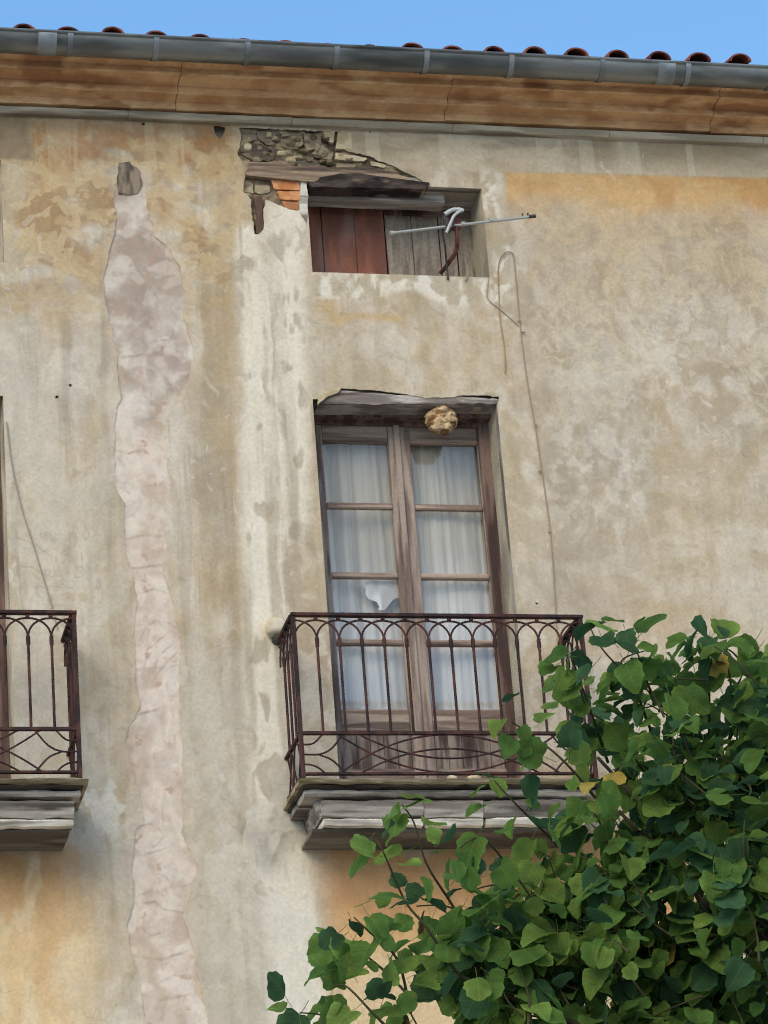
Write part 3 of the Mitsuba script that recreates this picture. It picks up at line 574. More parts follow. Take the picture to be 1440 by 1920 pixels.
put(f'{D}__frame_post', span(0.635, DOOR['x1'] + .02, YD - .03, YD + .06, DOOR['z0'] - .02, 9.672, .006), 'frame_wood_dark')
put(f'{D}__frame_post', span(DOOR['x0'] - .06, -0.315, YD - .03, YD + .06, DOOR['z0'] - .02, 9.651, .006), 'frame_wood_dark')
for m in reveal(DOOR, .30): put(f'{D}__jamb', m, 'jamb_grey')
zb = [9.148, 8.733, 8.341]
ZT, ZPB, ZBOT = 9.534, 7.953, 7.525
ZHEAD = 9.639
LX = [-0.327, -0.26, 0.116, 0.176]
RX = [0.179, 0.243, 0.635, 0.69]
def leaf_parts(xx, y, seed):
    put(f'{D}__stile', span(xx[0] + .002, xx[1], y, y + .045, ZBOT, ZHEAD, .005, .002, seed), 'door_wood_upright')
    put(f'{D}__stile', span(xx[2], xx[3] - .002, y, y + .045, ZBOT, ZHEAD, .005, .002, seed + 1), 'door_wood_upright')
    put(f'{D}__rail', span(xx[1], xx[2], y + .003, y + .043, ZT, ZHEAD, .005), 'door_wood_level')
    put(f'{D}__rail', span(xx[1], xx[2], y + .003, y + .043, ZPB - .125, ZPB, .006), 'door_wood_level')
    put(f'{D}__rail', span(xx[1], xx[2], y + .003, y + .043, ZBOT, ZBOT + .09, .006), 'door_wood_level')
    nb = 5
    for k in range(nb):
        a, b = xx[1] + (xx[2] - xx[1]) * k / nb, xx[1] + (xx[2] - xx[1]) * (k + 1) / nb
        put(f'{D}__panel_board', span(a + .001, b - .001, y + .016 + .002 * (k % 2), y + .038, ZBOT + .08, ZPB - .12, .004), 'door_panel_wood')
    for z in zb:
        put(f'{D}__glazing_bar', span(xx[1], xx[2], y + .004, y + .04, z - .017, z + .017, .008), 'door_wood_level')
    edges = [ZT] + zb + [ZPB]
    for k in range(4):
        z1, z0 = edges[k] - (.017 if k else 0), edges[k + 1] + (.017 if k < 3 else 0)
        yy = y + .028
        put(f'{D}__pane', M([[xx[1], yy, z0], [xx[2], yy, z0], [xx[2], yy, z1], [xx[1], yy, z1]], [[0, 1, 2], [0, 2, 3]]), 'pane_glass')
leaf_parts(LX, YD, 1); leaf_parts(RX, YD + .004, 5)
put(f'{D}__cover_strip', span(0.161 - .012, 0.161 + .022, YD - .014, YD + .002, ZBOT, ZHEAD, .006), 'door_wood_upright')
put(f'{D}__threshold', span(DOOR['x0'] - .03, DOOR['x1'] + .03, -.02, .34, DOOR['z0'] - .06, DOOR['z0'] - .012, .008), 'slab_stone')

# far-left balcony door, only its right jamb shows
LD = f'{H}__far_balcony_door'
for m in reveal(LDOOR, .30): put(f'{LD}__jamb', m, 'reveal_plaster')
put(f'{LD}__frame_post', span(LDOOR['x1'] - .07, LDOOR['x1'] + .03, YD - .05, YD + .06, LDOOR['z0'], LDOOR['z1'], .006), 'frame_wood_dark')
put(f'{LD}__stile', span(LDOOR['x1'] - .14, LDOOR['x1'] - .07, YD, YD + .045, LDOOR['z0'], LDOOR['z1'] - .05, .006), 'door_wood_upright')
put(f'{LD}__panel_board', span(LDOOR['x0'] - .02, LDOOR['x1'] - .14, YD + .01, YD + .04, LDOOR['z0'], LDOOR['z1'], .006), 'door_panel_wood')
put(f'{LD}__head_rail', span(LDOOR['x0'] - .02, LDOOR['x1'] + .02, YD - .05, YD + .06, LDOOR['z1'] - .05, LDOOR['z1'] + .03, .006), 'frame_wood_dark')

# rest of the house body: side walls, back wall, floors, roof deck (keeps the rooms dark)
put(f'{H}__body', cat([span(WX0, WX0 + .4, .46, 9, 0, WTOP, .01), span(WX1 - .4, WX1, .46, 9, 0, WTOP, .01), span(WX0, WX1, 9, 9.4, 0, WTOP, .01),
                       span(WX0 + .4, WX1 - .4, .47, 9, 6.9, 7.1, .01), span(WX0 + .4, WX1 - .4, .47, 9, 10.1, 10.2, .01), span(WX0 + .4, WX1 - .4, .47, 9, WTOP - .1, WTOP - .004, .01),
                       span(WX0 + .4, WX1 - .4, 3, 3.1, 0, WTOP, .01)]), 'room_dark')

# ------------------------------------------------------------------ eaves
zc = lambda u, v, y: None
CT = 11.426          # lower edge of the painted cornice at the wall
GB = 11.536          # under the gutter
K = f'{H}__cornice'
h = GB - CT
prof = [(.02, CT), (-.052, CT), (-.058, CT + .012), (-.056, CT + .046), (-.075, CT + .056), (-.135, CT + .058), (-.143, CT + .050), (-.152, CT + .056), (-.150, CT + .094), (-.185, CT + .104), (-.262, CT + .104), (-.272, CT + .095), (-.282, CT + .102), (-.278, CT + .138), (-.37, CT + .146), (-.37, CT + .26), (.02, CT + .30)]
XC = [-1.035, 2.123, 0.527]
cuts = [WX0, XC[0] - 2.4, XC[0], XC[2], XC[1], XC[1] + 1.6, WX1]
for k, (a, b) in enumerate(zip(cuts[:-1], cuts[1:])):
    put(f'{K}__length' if k else K + '__length', molding([(y, z + .004 * (k % 2)) for y, z in prof], a + .002, b - .002, int((b - a) * 40), .011, k, 3.0), 'cornice_paint')
SB = 11.372
for k, u in enumerate(np.linspace(WX0, WX1, 14)[:-1]):
    a, b = u, u + (WX1 - WX0) / 13
    put(f'{H}__string_course__stone_length', molding([(.012, SB), (-.035, SB + .002), (-.045, SB + .012), (-.048, CT - .016), (-.02, CT - .008), (.012, CT - .008)], a + .0015, b - .0015, 40, .007, 40 + k), 'string_stone')

GR = .088
GC = np.array([-.405, 11.628 - .0])          # gutter axis (y, z) at lip level
SLOPE = (11.625 - 11.641) / (2.23 - -1.951)
GX0 = 0.09
gz = lambda x: GC[1] + SLOPE * (x - GX0)
def half_pipe(x0, x1, r, t=.0, n=None, lip=True):
    n = n or max(2, int((x1 - x0) * 8))
    xs = np.linspace(x0, x1, n)
    a = np.linspace(math.pi, 2 * math.pi, 19)
    ring = [(r * math.cos(q), r * math.sin(q)) for q in a]
    if lip:
        ring = [(-r + .009 * math.cos(q) - .0, .009 * math.sin(q)) for q in np.linspace(-.5, 4.6, 9)][::-1] + ring[1:]
    inner = [(y * (r - .004) / r, z * (r - .004) / r) for y, z in ring[-18:]][::-1]
    ring = np.array(ring + inner); k = len(ring)
    v = np.array([[x, GC[0] + y, gz(x) + z] for x in xs for y, z in ring])
    i, j = np.meshgrid(np.arange(n - 1), np.arange(k), indexing='ij')
    q = np.stack([i * k + j, (i + 1) * k + j, (i + 1) * k + (j + 1) % k, i * k + (j + 1) % k], -1).reshape(-1, 4)
    m = M(v, np.vstack([q[:, [0, 1, 2]], q[:, [0, 2, 3]]]))
    m.fix_normals()
    return m
G = 'rain_gutter'
tag(G, 'half-round dull zinc rain gutter running along the tiled eaves', 'gutter')
put(f'{G}__trough', half_pipe(WX0, WX1, GR), 'zinc', 35)
BX = [(-1.68, 11.594), (-1.202, 11.592), (-0.688, 11.587), (-0.181, 11.586), (0.336, 11.584), (0.83, 11.582), (1.368, 11.584), (1.877, 11.578)]
step_b = (BX[-1][0] - BX[0][0]) / 7
for x in [b[0] for b in BX] + [BX[0][0] - step_b, BX[0][0] - 2 * step_b, BX[-1][0] + step_b, BX[-1][0] + 2 * step_b]:
    put(f'{G}__bracket', half_pipe(x - .015, x + .015, GR + .005, n=2, lip=False), 'zinc_pale', 35)
for (x, _) in [(-1.807, 11.594), (1.749, 11.575)]:
    put(f'{G}__joint_sleeve', half_pipe(x - .052, x + .052, GR + .003, n=2, lip=False), 'zinc_pale', 35)

# roof deck and the cover tiles along the eaves
RS = math.tan(math.radians(17))
ROOF = f'{H}__roof'
zr = lambda x: gz(x) + .012
put(f'{ROOF}__deck', M([[WX0, -.36, zr(WX0) - .03], [WX1, -.36, zr(WX1) - .03], [WX1, 5, zr(WX1) - .03 + 5.36 * RS], [WX0, 5, zr(WX0) - .03 + 5.36 * RS], [WX1, 10, zr(WX1) - .03], [WX0, 10, zr(WX0) - .03]], [[0, 1, 2], [0, 2, 3], [3, 2, 4], [3, 4, 5]]), 'terracotta')
def tile(r0, r1, L, flip=1, th=.012):
    a = np.linspace(0, math.pi, 11)
    v = []
    for y, r in ((0, r0), (L, r1)):
        for rr in (r, r - th):
            v += [[rr * math.cos(q), y, flip * rr * .78 * math.sin(q) + y * RS] for q in a]
    n = 11; f = []
    A_, B_, C_, D_ = 0, n, 2 * n, 3 * n
    for k in range(n - 1):
        f += [[A_ + k, A_ + k + 1, C_ + k + 1], [A_ + k, C_ + k + 1, C_ + k], [B_ + k + 1, B_ + k, D_ + k], [B_ + k + 1, D_ + k, D_ + k + 1],
              [A_ + k + 1, A_ + k, B_ + k], [A_ + k + 1, B_ + k, B_ + k + 1]]
    m = M(v, f); m.fix_normals()
    return m
TILES = [(-1.925, 11.735), (-1.683, 11.727), (-1.432, 11.744), (-1.191, 11.73), (-0.942, 11.719), (-0.694, 11.708), (-0.457, 11.707), (-0.216, 11.698), (0.027, 11.701), (0.276, 11.724), (0.508, 11.715), (0.753, 11.728), (0.993, 11.737), (1.24, 11.739), (1.485, 11.741), (1.737, 11.744), (1.975, 11.745), (2.225, 11.755)]
cover = [mikit.ply(tile(r, r - .012, .46), 'terracotta', 40) for r in (.068, .071, .066)]
pan = mikit.ply(tile(.075, .085, .46, -1), 'terracotta', 40)
stepx = np.mean(np.diff([t[0] for t in TILES]))
ends = [(TILES[0][0] - stepx * k, None) for k in range(1, 16)] + list(TILES) + [(TILES[-1][0] + stepx * k, None) for k in range(1, 16)]
for k, (x, ztop) in enumerate(ends):
    if not WX0 + .1 < x < WX1 - .1: continue
    rng_k = random.Random(k)
    zz = (ztop - .068 * .78 - .008 - .005 * (x < TILES[8][0])) if ztop else zr(x) + .02
    copy_put(f'{ROOF}__tile', cover[k % 3], T().translate([x, -.42, zz]).rotate([0, 0, 1], rng_k.uniform(-2, 2)))
    copy_put(f'{ROOF}__tile', cover[(k + 1) % 3], T().translate([x, -.04, zz + .38 * RS + .015]))
    copy_put(f'{ROOF}__pan_tile', pan, T().translate([x + stepx / 2, -.40, zr(x) + .055]))

# ------------------------------------------------------------------ balcony slabs and railings
RL = dict(x0=-0.629, x1=0.926, zt=8.237)
RB = dict(zm=7.583, zb=7.362)
SL = [7.322 - q for q in (7.299, 7.281, 7.244, 7.144, 7.104, 7.101)]
def slab(key, x0, x1, z0, broken):
    """moulded stone slab: x0..x1 is the railing width, z0 its top"""
    o, (a, b, c, d, e, g) = .035, [z0 - q for q in SL]
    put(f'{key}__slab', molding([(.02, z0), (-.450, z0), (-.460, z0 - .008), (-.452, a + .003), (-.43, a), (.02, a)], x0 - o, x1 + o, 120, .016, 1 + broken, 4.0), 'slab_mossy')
    put(f'{key}__cavetto', molding([(.02, a - .001), (-.424, a - .001), (-.41, a * .6 + b * .4), (-.365, b), (.02, b)], x0 - .012, x1 + .012, 120, .014, 61 + broken, 4.0), 'shaded_grime_stone')
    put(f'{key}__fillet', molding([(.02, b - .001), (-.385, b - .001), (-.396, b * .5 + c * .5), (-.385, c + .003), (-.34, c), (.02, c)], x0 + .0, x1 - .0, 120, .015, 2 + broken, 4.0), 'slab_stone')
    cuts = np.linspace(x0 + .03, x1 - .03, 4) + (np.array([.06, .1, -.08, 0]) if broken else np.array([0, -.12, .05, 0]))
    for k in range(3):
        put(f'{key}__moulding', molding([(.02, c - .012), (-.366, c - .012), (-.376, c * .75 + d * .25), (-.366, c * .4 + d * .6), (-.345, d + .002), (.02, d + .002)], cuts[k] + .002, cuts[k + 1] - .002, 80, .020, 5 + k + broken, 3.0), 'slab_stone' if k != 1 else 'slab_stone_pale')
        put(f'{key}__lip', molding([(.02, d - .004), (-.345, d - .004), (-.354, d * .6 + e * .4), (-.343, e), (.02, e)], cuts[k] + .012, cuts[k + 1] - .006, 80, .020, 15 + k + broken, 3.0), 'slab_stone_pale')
    put(f'{key}__soffit', molding([(.04, e - .004), (-.30, e - .004), (-.288, e - .016), (-.26, min(e - .02, g + .01)), (.04, min(e - .022, g))], x0 + .05, x1 - .05, 100, .006, 30 + broken), 'shaded_soffit_stone')

def railing(key, x0, x1, zt, zm, zb, yf=-.40, n=13):
    """wrought iron railing on three sides with interlaced arches"""
    put(f'{key}__top_rail', bar((x0 - .014, yf, zt), (x1 + .014, yf, zt), .036, .018), 'rusty_iron')
    for x in (x0, x1):
        put(f'{key}__top_rail', bar((x, yf + .02, zt), (x, .02, zt), .036, .018), 'rusty_iron')
        put(f'{key}__corner_post', bar((x, yf, zb - .035), (x, yf, zt - .009), .022, .022, (0, 1, 0)), 'rusty_iron')
    for z, t in ((zm, .018), (zb, .014)):
        nm = 'middle_rail' if z == zm else 'bottom_rail'
        put(f'{key}__{nm}', bar((x0 + .011, yf, z), (x1 - .011, yf, z), .022, t), 'rusty_iron')
        for x in (x0, x1):
            put(f'{key}__{nm}', bar((x, yf + .011, z), (x, .02, z), .022, t), 'rusty_iron')
    ah = .115                                         # height of the arches under the rail
    za = zt - .009 - .020 - ah
    def side(p0, p1, n, ends):
        p0, p1 = np.asarray(p0, float), np.asarray(p1, float)
        at = lambda s, z: np.r_[p0 + (p1 - p0) * s, z]
        for k in range(1, n):
            put(f'{key}__baluster', tube([at(k / n, zm), at(k / n, za + .02)], .0078, 8), 'rusty_iron', 50)
            put(f'{key}__collar', tube([at(k / n, za - .035), at(k / n, za - .028), at(k / n, za + .012), at(k / n, za + .02)], [.008, .0115, .0115, .008], 8), 'rusty_iron', 50)
            put(f'{key}__boss', trimesh.creation.icosphere(1, .0115).apply_translation(at(k / n, zt - .019)), 'rusty_iron', True)
        for k in range(-1, n):
            c, pts = k + 1, []
            for t in np.linspace(0, math.pi, 17):
                s = c - math.cos(t)
                if -.02 < s < n + .02: pts.append(at(s / n, za + ah * math.sin(t) ** .85))
            if len(pts) > 3: put(f'{key}__arch', tube(pts, .0056, 6), 'rusty_iron', 50)
        return at
    at = side((x0, yf), (x1, yf), n, True)
    side((x0, yf), (x0, 0), 4, False); side((x1, yf), (x1, 0), 4, False)
    # lower panel: long interlaced bows and small end curls
    hh = zm - zb
    def bow(f, s0, s1, r=.0056, m=40):
        pts = [at(s, zb + hh * f(s)) for s in np.linspace(s0, s1, m)]
        put(f'{key}__bow', tube(pts, r, 6), 'rusty_iron', 50)
    up1 = lambda s: .97 - .97 * ((s - .5) / .38) ** 2
    up2 = lambda s: .62 - .62 * ((s - .5) / .31) ** 2
    bow(up1, .12, .88); bow(up2, .19, .81)
    bow(lambda s: 1 - up1(s), .12, .88); bow(lambda s: 1 - up2(s), .10 + .09, .90 - .09)
    for m in (0, 1):
        sm = (lambda s: s) if not m else (lambda s: 1 - s)
        for pts in ([(0, .72), (.03, .73), (.05, .80), (.075, .99)], [(0, .48), (.055, .48), (.10, .62), (.145, .99)], [(.055, .48), (.10, .34), (.145, .01)], [(0, .24), (.03, .22), (.055, .14), (.075, .01)]):
            q = curve([at(sm(s), zb + hh * f) for s, f in pts], 18)
            put(f'{key}__scroll', tube(q, .0055, 6), 'rusty_iron', 50)
    for x in (x0, x1):                              # side panels: crossed bows
        for flip in (0, 1):
            q = [np.array([x, yf + (0 - yf) * s, zb + hh * (abs(math.sin(s * math.pi * 1.5)) if not flip else 1 - abs(math.sin(s * math.pi * 1.5)))]) for s in np.linspace(0, 1, 25)]
            put(f'{key}__scroll', tube(q, .0055, 6), 'rusty_iron', 50)

ZS = 7.321
slab(f'{H}__balcony', RL['x0'], RL['x1'], ZS, 1)
railing('balcony_railing', RL['x0'], RL['x1'], RL['zt'], RB['zm'], RB['zb'])
tag('balcony_railing', 'rusty dark red wrought iron railing of the balcony in the middle, below the curtained door', 'railing', 'wrought iron balcony railings')
# the left corner of the slab has lost its moulding: a slanting broken face
zz = ZS
put(f'{H}__balcony__broken_corner', slab_xz(rough_poly([(-0.567, 7.355), (-0.497, 7.384), (-0.47, 7.354), (-0.479, 7.226), (-0.524, 7.145), (-0.555, 7.18)], .02, .004, 3, 12), -.33, .0), 'slab_stone')
LW = RL['x1'] - RL['x0']
LXR = -1.777
LZT, LZM, LZB, LZS = 8.236, 7.604, 7.374, 7.325
slab(f'{H}__far_balcony', LXR - LW, LXR, LZS, 0)
railing('balcony_railing_001', LXR - LW, LXR, LZT, LZM, LZB)
tag('balcony_railing_001', 'rusty wrought iron railing of the balcony cut off by the left edge of the picture', 'railing', 'wrought iron balcony railings')

# small stones lying on the slab edge
for k, ((x, z), s, lab) in enumerate(zip([(0.148, 7.354), (0.266, 7.334)], ((.05, .04, .028), (.075, .05, .022)), ('small pale stone chip on the balcony edge, left one of the two', 'flat pale stone chip on the balcony edge, right one of the two'))):
    key = put('stone_chip', rock((x, -.42, ZS + .010), s, 60 + k, .3), 'stone_cream', 40)
    tag(key, lab, 'stone')

# ------------------------------------------------------------------ curtains
def curtain_mesh(x0, x1, z0, z1, seed):
    nx, nz = 90, 60
    X, Z = np.meshgrid(np.linspace(x0, x1, nx), np.linspace(z0, z1, nz), indexing='ij')
    q = np.stack([X * 16, Z * .5, 0 * X + seed], -1)
    fold = meshkit.fbm(q, 3, seed) - .5
    y = YD + .10 + .026 * fold + .002 * np.sin(X * 150 + 5 * (meshkit.noise(q * .4, seed) - .5))
    y = y + .02 * np.sin(Z * 2.3 + X * 6)
    v = np.stack([X, y, Z], -1).reshape(-1, 3)
    i, j = np.meshgrid(np.arange(nx - 1), np.arange(nz - 1), indexing='ij')
    a = i * nz + j
    return M(v, np.vstack([np.stack([a, a + nz, a + nz + 1], -1).reshape(-1, 3), np.stack([a, a + nz + 1, a + 1], -1).reshape(-1, 3)]))
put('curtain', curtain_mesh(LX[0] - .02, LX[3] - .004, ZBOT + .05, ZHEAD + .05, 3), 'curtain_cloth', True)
tag('curtain', 'greyish white curtain with a bright torn patch behind the left door leaf', 'curtain')
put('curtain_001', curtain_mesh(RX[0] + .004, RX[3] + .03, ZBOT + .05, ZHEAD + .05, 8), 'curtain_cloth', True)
tag('curtain_001', 'greyish white curtain hanging in folds behind the right door leaf', 'curtain')
put('curtain__patch', slab_xz(rough_poly([(-0.066, 8.713), (0.139, 8.721), (0.132, 8.627), (0.089, 8.607), (0.036, 8.541), (0.006, 8.547), (-0.008, 8.594), (-0.043, 8.606), (-0.065, 8.643)], .006, .008, 2, 24), YD + .055, YD + .058), 'white_cloth')

# ------------------------------------------------------------------ wasp nest
cx, cz = [(0.388, 9.597)][0]
def nest():
    parts = []
    rng = np.random.default_rng(3)
    for k, (dx, dy, dz, r) in enumerate([(0, 0, 0, .075), (-.035, -.02, .01, .055), (.035, -.01, .02, .055), (.05, -.02, -.01, .04), (-.02, -.035, -.035, .05), (.015, -.03, -.05, .042), (0, -.03, .04, .05), (-.055, .0, .0, .035)]):
        parts.append(m3.Manifold.sphere(r, 24).translate((cx + dx, .10 + dy, cz + dz)))
    m = m3.Manifold.batch_boolean(parts, m3.OpType.Add).refine_to_length(.008).to_mesh()
    t = trimesh.Trimesh(m.vert_properties[:, :3], m.tri_verts, process=True)
    n = meshkit.fbm(t.vertices * np.array([22, 22, 55]), 3, 5) - .5
    t.vertices = t.vertices + t.vertex_normals * (n[:, None] * .028)
    return t
put('wasp_nest', nest(), 'nest_paper', 50)
tag('wasp_nest', 'lumpy pale brown wasp nest hanging under the lintel of the balcony door', 'nest')

# ------------------------------------------------------------------ aerial in the attic window
AE = 'tv_antenna'
tag(AE, 'thin grey television aerial on a bent rusty mast in the attic window', 'antenna')
a0, a1, a2, a3 = [(0.132, -0.16, 10.631), (0.441, -0.16, 10.687), (0.547, -0.16, 10.704), (0.974, -0.16, 10.771)]
boom = lambda s: np.array(a0) + (np.array(a3) - np.array(a0)) * s
put(f'{AE}__boom', tube([a0, boom(.5), a3], .0085, 10), 'aluminium', 50)
for q in [(0.132, -0.16, 10.631), (0.547, -0.16, 10.704), (0.714, -0.16, 10.734)]:
    put(f'{AE}__clip', tube([np.array(q) + [-.012, 0, -.002], np.array(q) + [.012, 0, .002]], .014, 10), 'aluminium', 50)
for q in [(0.901, -0.16, 10.769), (0.933, -0.16, 10.773)]:
    put(f'{AE}__stub', tube([np.array(q) + [0, 0, -.01], np.array(q) + [0, 0, .016]], .005, 8), 'dark_rubber', 50)
put(f'{AE}__end_cap', tube([boom(.955), boom(1.003)], .0105, 10), 'dark_rubber', 50)
put(f'{AE}__mast', tube(curve([(0.449, 0.05, 10.498), (0.485, -0.02, 10.531), (0.513, -0.1, 10.572), (0.51, -0.15, 10.64), (0.516, -0.15, 10.749)], 24), .0125, 10), 'mast_rust', 50)
put(f'{AE}__junction_box', block(np.array([(0.506, -0.14, 10.713)][0]), (.07, .05, .075), .008, (0, .1, .2)), 'mast_rust')
put(f'{AE}__dipole', tube(curve([(0.442, -0.18, 10.751), (0.484, -0.19, 10.774), (0.528, -0.19, 10.779), (0.549, -0.19, 10.77)], 24), .0125, 10), 'white_plastic', 50)
put(f'{AE}__dipole', tube(curve([(0.537, -0.2, 10.771), (0.491, -0.2, 10.735), (0.462, -0.2, 10.68), (0.439, -0.19, 10.63)], 24), .0085, 10), 'white_plastic', 50)
put(f'{AE}__bracket', bar([(0.444, -0.17, 10.749)][0], [(0.46, -0.17, 10.642)][0], .025, .012, (0, 1, 0)), 'dark_rubber')
put(f'{AE}__lead', tube(curve([(0.44, -0.15, 10.756), (0.432, -0.14, 10.677), (0.447, -0.1, 10.597), (0.471, -0.02, 10.504), (0.473, -0.01, 10.428)], 30), .006, 8), 'dark_rubber', 50)
put(f'{AE}__lead', tube(curve([(0.519, -0.1, 10.606), (0.553, -0.06, 10.56), (0.583, -0.02, 10.508), (0.586, -0.01, 10.452), (0.572, -0.01, 10.425)], 24), .0045, 8), 'cable_grey', 50)

# ------------------------------------------------------------------ cables on the wall
C1 = put('wall_cable', tube(curve([(0.763, -0.008, 10.398), (0.772, -0.008, 10.503), (0.789, -0.01, 10.567), (0.817, -0.012, 10.605), (0.85, -0.012, 10.616), (0.869, -0.012, 10.589), (0.869, -0.012, 10.454), (0.867, -0.012, 10.218), (0.871, -0.012, 9.952), (0.881, -0.012, 9.721), (0.897, -0.012, 9.525), (0.909, -0.012, 9.299), (0.919, -0.012, 9.074), (0.925, -0.012, 8.883), (0.92, -0.012, 8.662), (0.911, -0.012, 8.411), (0.903, -0.01, 8.195)], 120), .0036, 8), 'cable_brown', 50)
tag(C1, 'long brown cable hooked at its top, running down the wall right of the windows', 'cable')
for q in [(0.866, -0.012, 10.178), (0.882, -0.012, 10.108), (0.901, -0.012, 9.535), (0.902, -0.012, 9.253), (0.923, -0.012, 8.889)]:
    put(f'{C1}__clip', tube([np.array(q) + [-.010, 0, .003], np.array(q) + [.010, -.004, .0]], .005, 8), 'cable_grey', 50)
C2 = put('wall_cable', tube(curve([(0.774, -0.006, 10.521), (0.762, -0.006, 10.319), (0.757, -0.006, 10.184), (0.764, -0.006, 10.051), (0.763, -0.008, 9.944), (0.754, -0.012, 9.853)], 50), .0035, 8), 'cable_brown', 50)
tag(C2, 'short loose cable end hanging straight down beside the long cable', 'cable')
C3 = put('wall_cable', tube(curve([(0.715, -0.004, 10.453), (0.698, -0.006, 10.367), (0.699, -0.006, 10.31), (0.751, -0.006, 10.261), (0.811, -0.006, 10.203), (0.859, -0.008, 10.153)], 50), .0026, 8), 'cable_grey', 50)
tag(C3, 'thin grey cable slanting from the attic sill to the long cable', 'cable')
C4 = put('wall_cable', tube(curve([(-2.044, -0.01, 9.491), (-2.023, -0.012, 9.24), (-1.98, -0.012, 8.993), (-1.924, -0.012, 8.779), (-1.879, -0.012, 8.597), (-1.835, -0.012, 8.416), (-1.811, -0.012, 8.296)], 60), .0038, 8), 'cable_grey', 50)
tag(C4, 'thin grey cable slanting down the wall above the far left balcony', 'cable')

# pale knob on the wall at the railing end
kx, kz = [(-0.652, 8.292)][0]
KN = 'plaster_lump'
tag(KN, 'pale rounded lump with dark underside on the wall left of the middle railing', 'plaster lump')
put(f'{KN}__cap', rock((kx - .0, -.045, kz + .012), (.115, .10, .095), 77, .12, 3), 'knob_plaster', 60)
put(f'{KN}__stem', tube([(kx + .012, .01, kz - .045), (kx + .012, -.07, kz - .045)], [.03, .026], 12), 'dark_rubber', 50)

# ------------------------------------------------------------------ tree in front
def leaf_mesh(seed, L=.086):
    """a broad, roundish, coarsely toothed leaf, cupped and drooping; stalk at the origin, tip along +x"""
    rng = np.random.default_rng(seed)
    n = 20
    th = np.arange(n) * 2 * np.pi / n
    wrap = np.minimum(th, 2 * np.pi - th)
    r = .5 * (1 + .14 * np.exp(-(wrap / .25) ** 2) - .30 * np.exp(-((np.pi - wrap) / .35) ** 2) + .03 * np.cos(2 * th))
    r *= 1 + .058 * np.where(np.arange(n) % 2, 1, -1) * rng.uniform(.3, 1.3, n) * (wrap > .2) * (wrap < 2.7) + rng.normal(0, .035, n)
    out = np.stack([.46 + r * np.cos(th), r * np.sin(th) * rng.uniform(.90, 1.06)], 1)
    mid_ = np.array([.42, 0]) + (out - [.46, 0]) * .60
    xy = np.vstack([[[.42, 0]], mid_, out])
    droop, cup, twist, wave = rng.uniform(.1, 1.4), rng.uniform(.1, .75) * rng.choice([1, 1, -.7]), rng.uniform(-.7, .7), rng.uniform(.03, .07)
    x, y = xy[:, 0], xy[:, 1]
    z = cup * np.abs(y) ** 1.15 - droop * .42 * x ** 2 + twist * .4 * x * y
    z[n + 1:] += wave * np.sin(th * 3 + seed) + rng.normal(0, .010, n)
    v = np.column_stack([x, y, z]) * L
    k = np.arange(n); k1 = (k + 1) % n
    f = np.vstack([np.stack([k * 0, 1 + k, 1 + k1], 1), np.stack([1 + k, 1 + n + k, 1 + n + k1], 1), np.stack([1 + k, 1 + n + k1, 1 + k1], 1)])
    st = tube(np.array([[-.42, 0, .06], [-.2, .01, .02], [.1, 0, 0]]) * L, .012 * L, 3, False)
    m = cat([M(v, f), st])
    return m, np.vstack([xy, np.tile([[2.0, 0.0]], (len(st.vertices), 1))])

def leaf_bsdf(front, trans, var):
    def col(base):
        def fn(p, n, uv):
            a = fbm(p.x * 5 + var, p.y * 5, p.z * 5, 2)
            b = noise(p.x * 45, p.y * 45, p.z * 45)
            # veins: the midrib and forward-swept side veins, paler than the blade
            u, v = uv.x, dr.abs(uv.y)
            s = (u - v * .75) * 6.5
            vein = 1 - S(.03, .09, dr.abs(s - dr.round(s)) * .55 + .0)
            mid = 1 - S(.010, .028, v)
            spot = S(.66, .74, noise(p.x * 90, p.y * 90, p.z * 90))
            col = mi.Color3f(base) * (.45 + 1.1 * a) * (.8 + .4 * b) * (1 + .30 * S(.2, .5, v))
            col = mix(col, col * 1.7 + .012, dr.maximum(dr.select(u < 1.5, .22 * vein, 0), .4 * mid))
            return mix(col, mi.Color3f(base) * mi.Color3f(1.6, .9, .6), .35 * spot)
        return fn
    return {'type': 'principledthin', 'base_color': mikit.proc(col(front)), 'roughness': .30, 'diff_trans': trans, 'eta': 1.5, 'spec_trans': 0.0}
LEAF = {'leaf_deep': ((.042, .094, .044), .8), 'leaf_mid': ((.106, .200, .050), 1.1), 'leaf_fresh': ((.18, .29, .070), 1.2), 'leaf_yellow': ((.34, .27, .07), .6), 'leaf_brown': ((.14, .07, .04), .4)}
for k, (nm, (c_, t_)) in enumerate(LEAF.items()): scene[nm] = leaf_bsdf(c_, t_, k * 3.7)

TR = 'lime_tree'
tag(TR, 'broad-leaved green tree with a few yellow leaves in front of the house', 'tree')
rng = np.random.default_rng(43)
TY = -7.5
crown_main = Polygon([(-0.619, 5.353), (-0.753, 5.335), (-0.837, 5.369), (-0.923, 5.351), (-1.009, 5.325), (-1.096, 5.29), (-1.173, 5.349), (-1.266, 5.332), (-1.312, 5.289), (-1.305, 5.154), (-1.345, 5.079), (-1.411, 5.1), (-1.478, 5.117), (-1.541, 5.1), (-1.404, 5.004), (-1.363, 4.922), (-1.403, 4.84), (-1.441, 4.775), (-1.433, 4.694), (-1.439, 4.63), (-1.508, 4.566), (-1.589, 4.551), (-1.684, 4.552), (-1.749, 4.521), (-1.769, 4.474), (-1.849, 4.444), (-1.899, 4.398), (-1.921, 4.32), (-1.894, 4.258), (-1.875, 4.104), (0.346, 3.573), (0.747, 4.865), (-0.216, 5.417)])
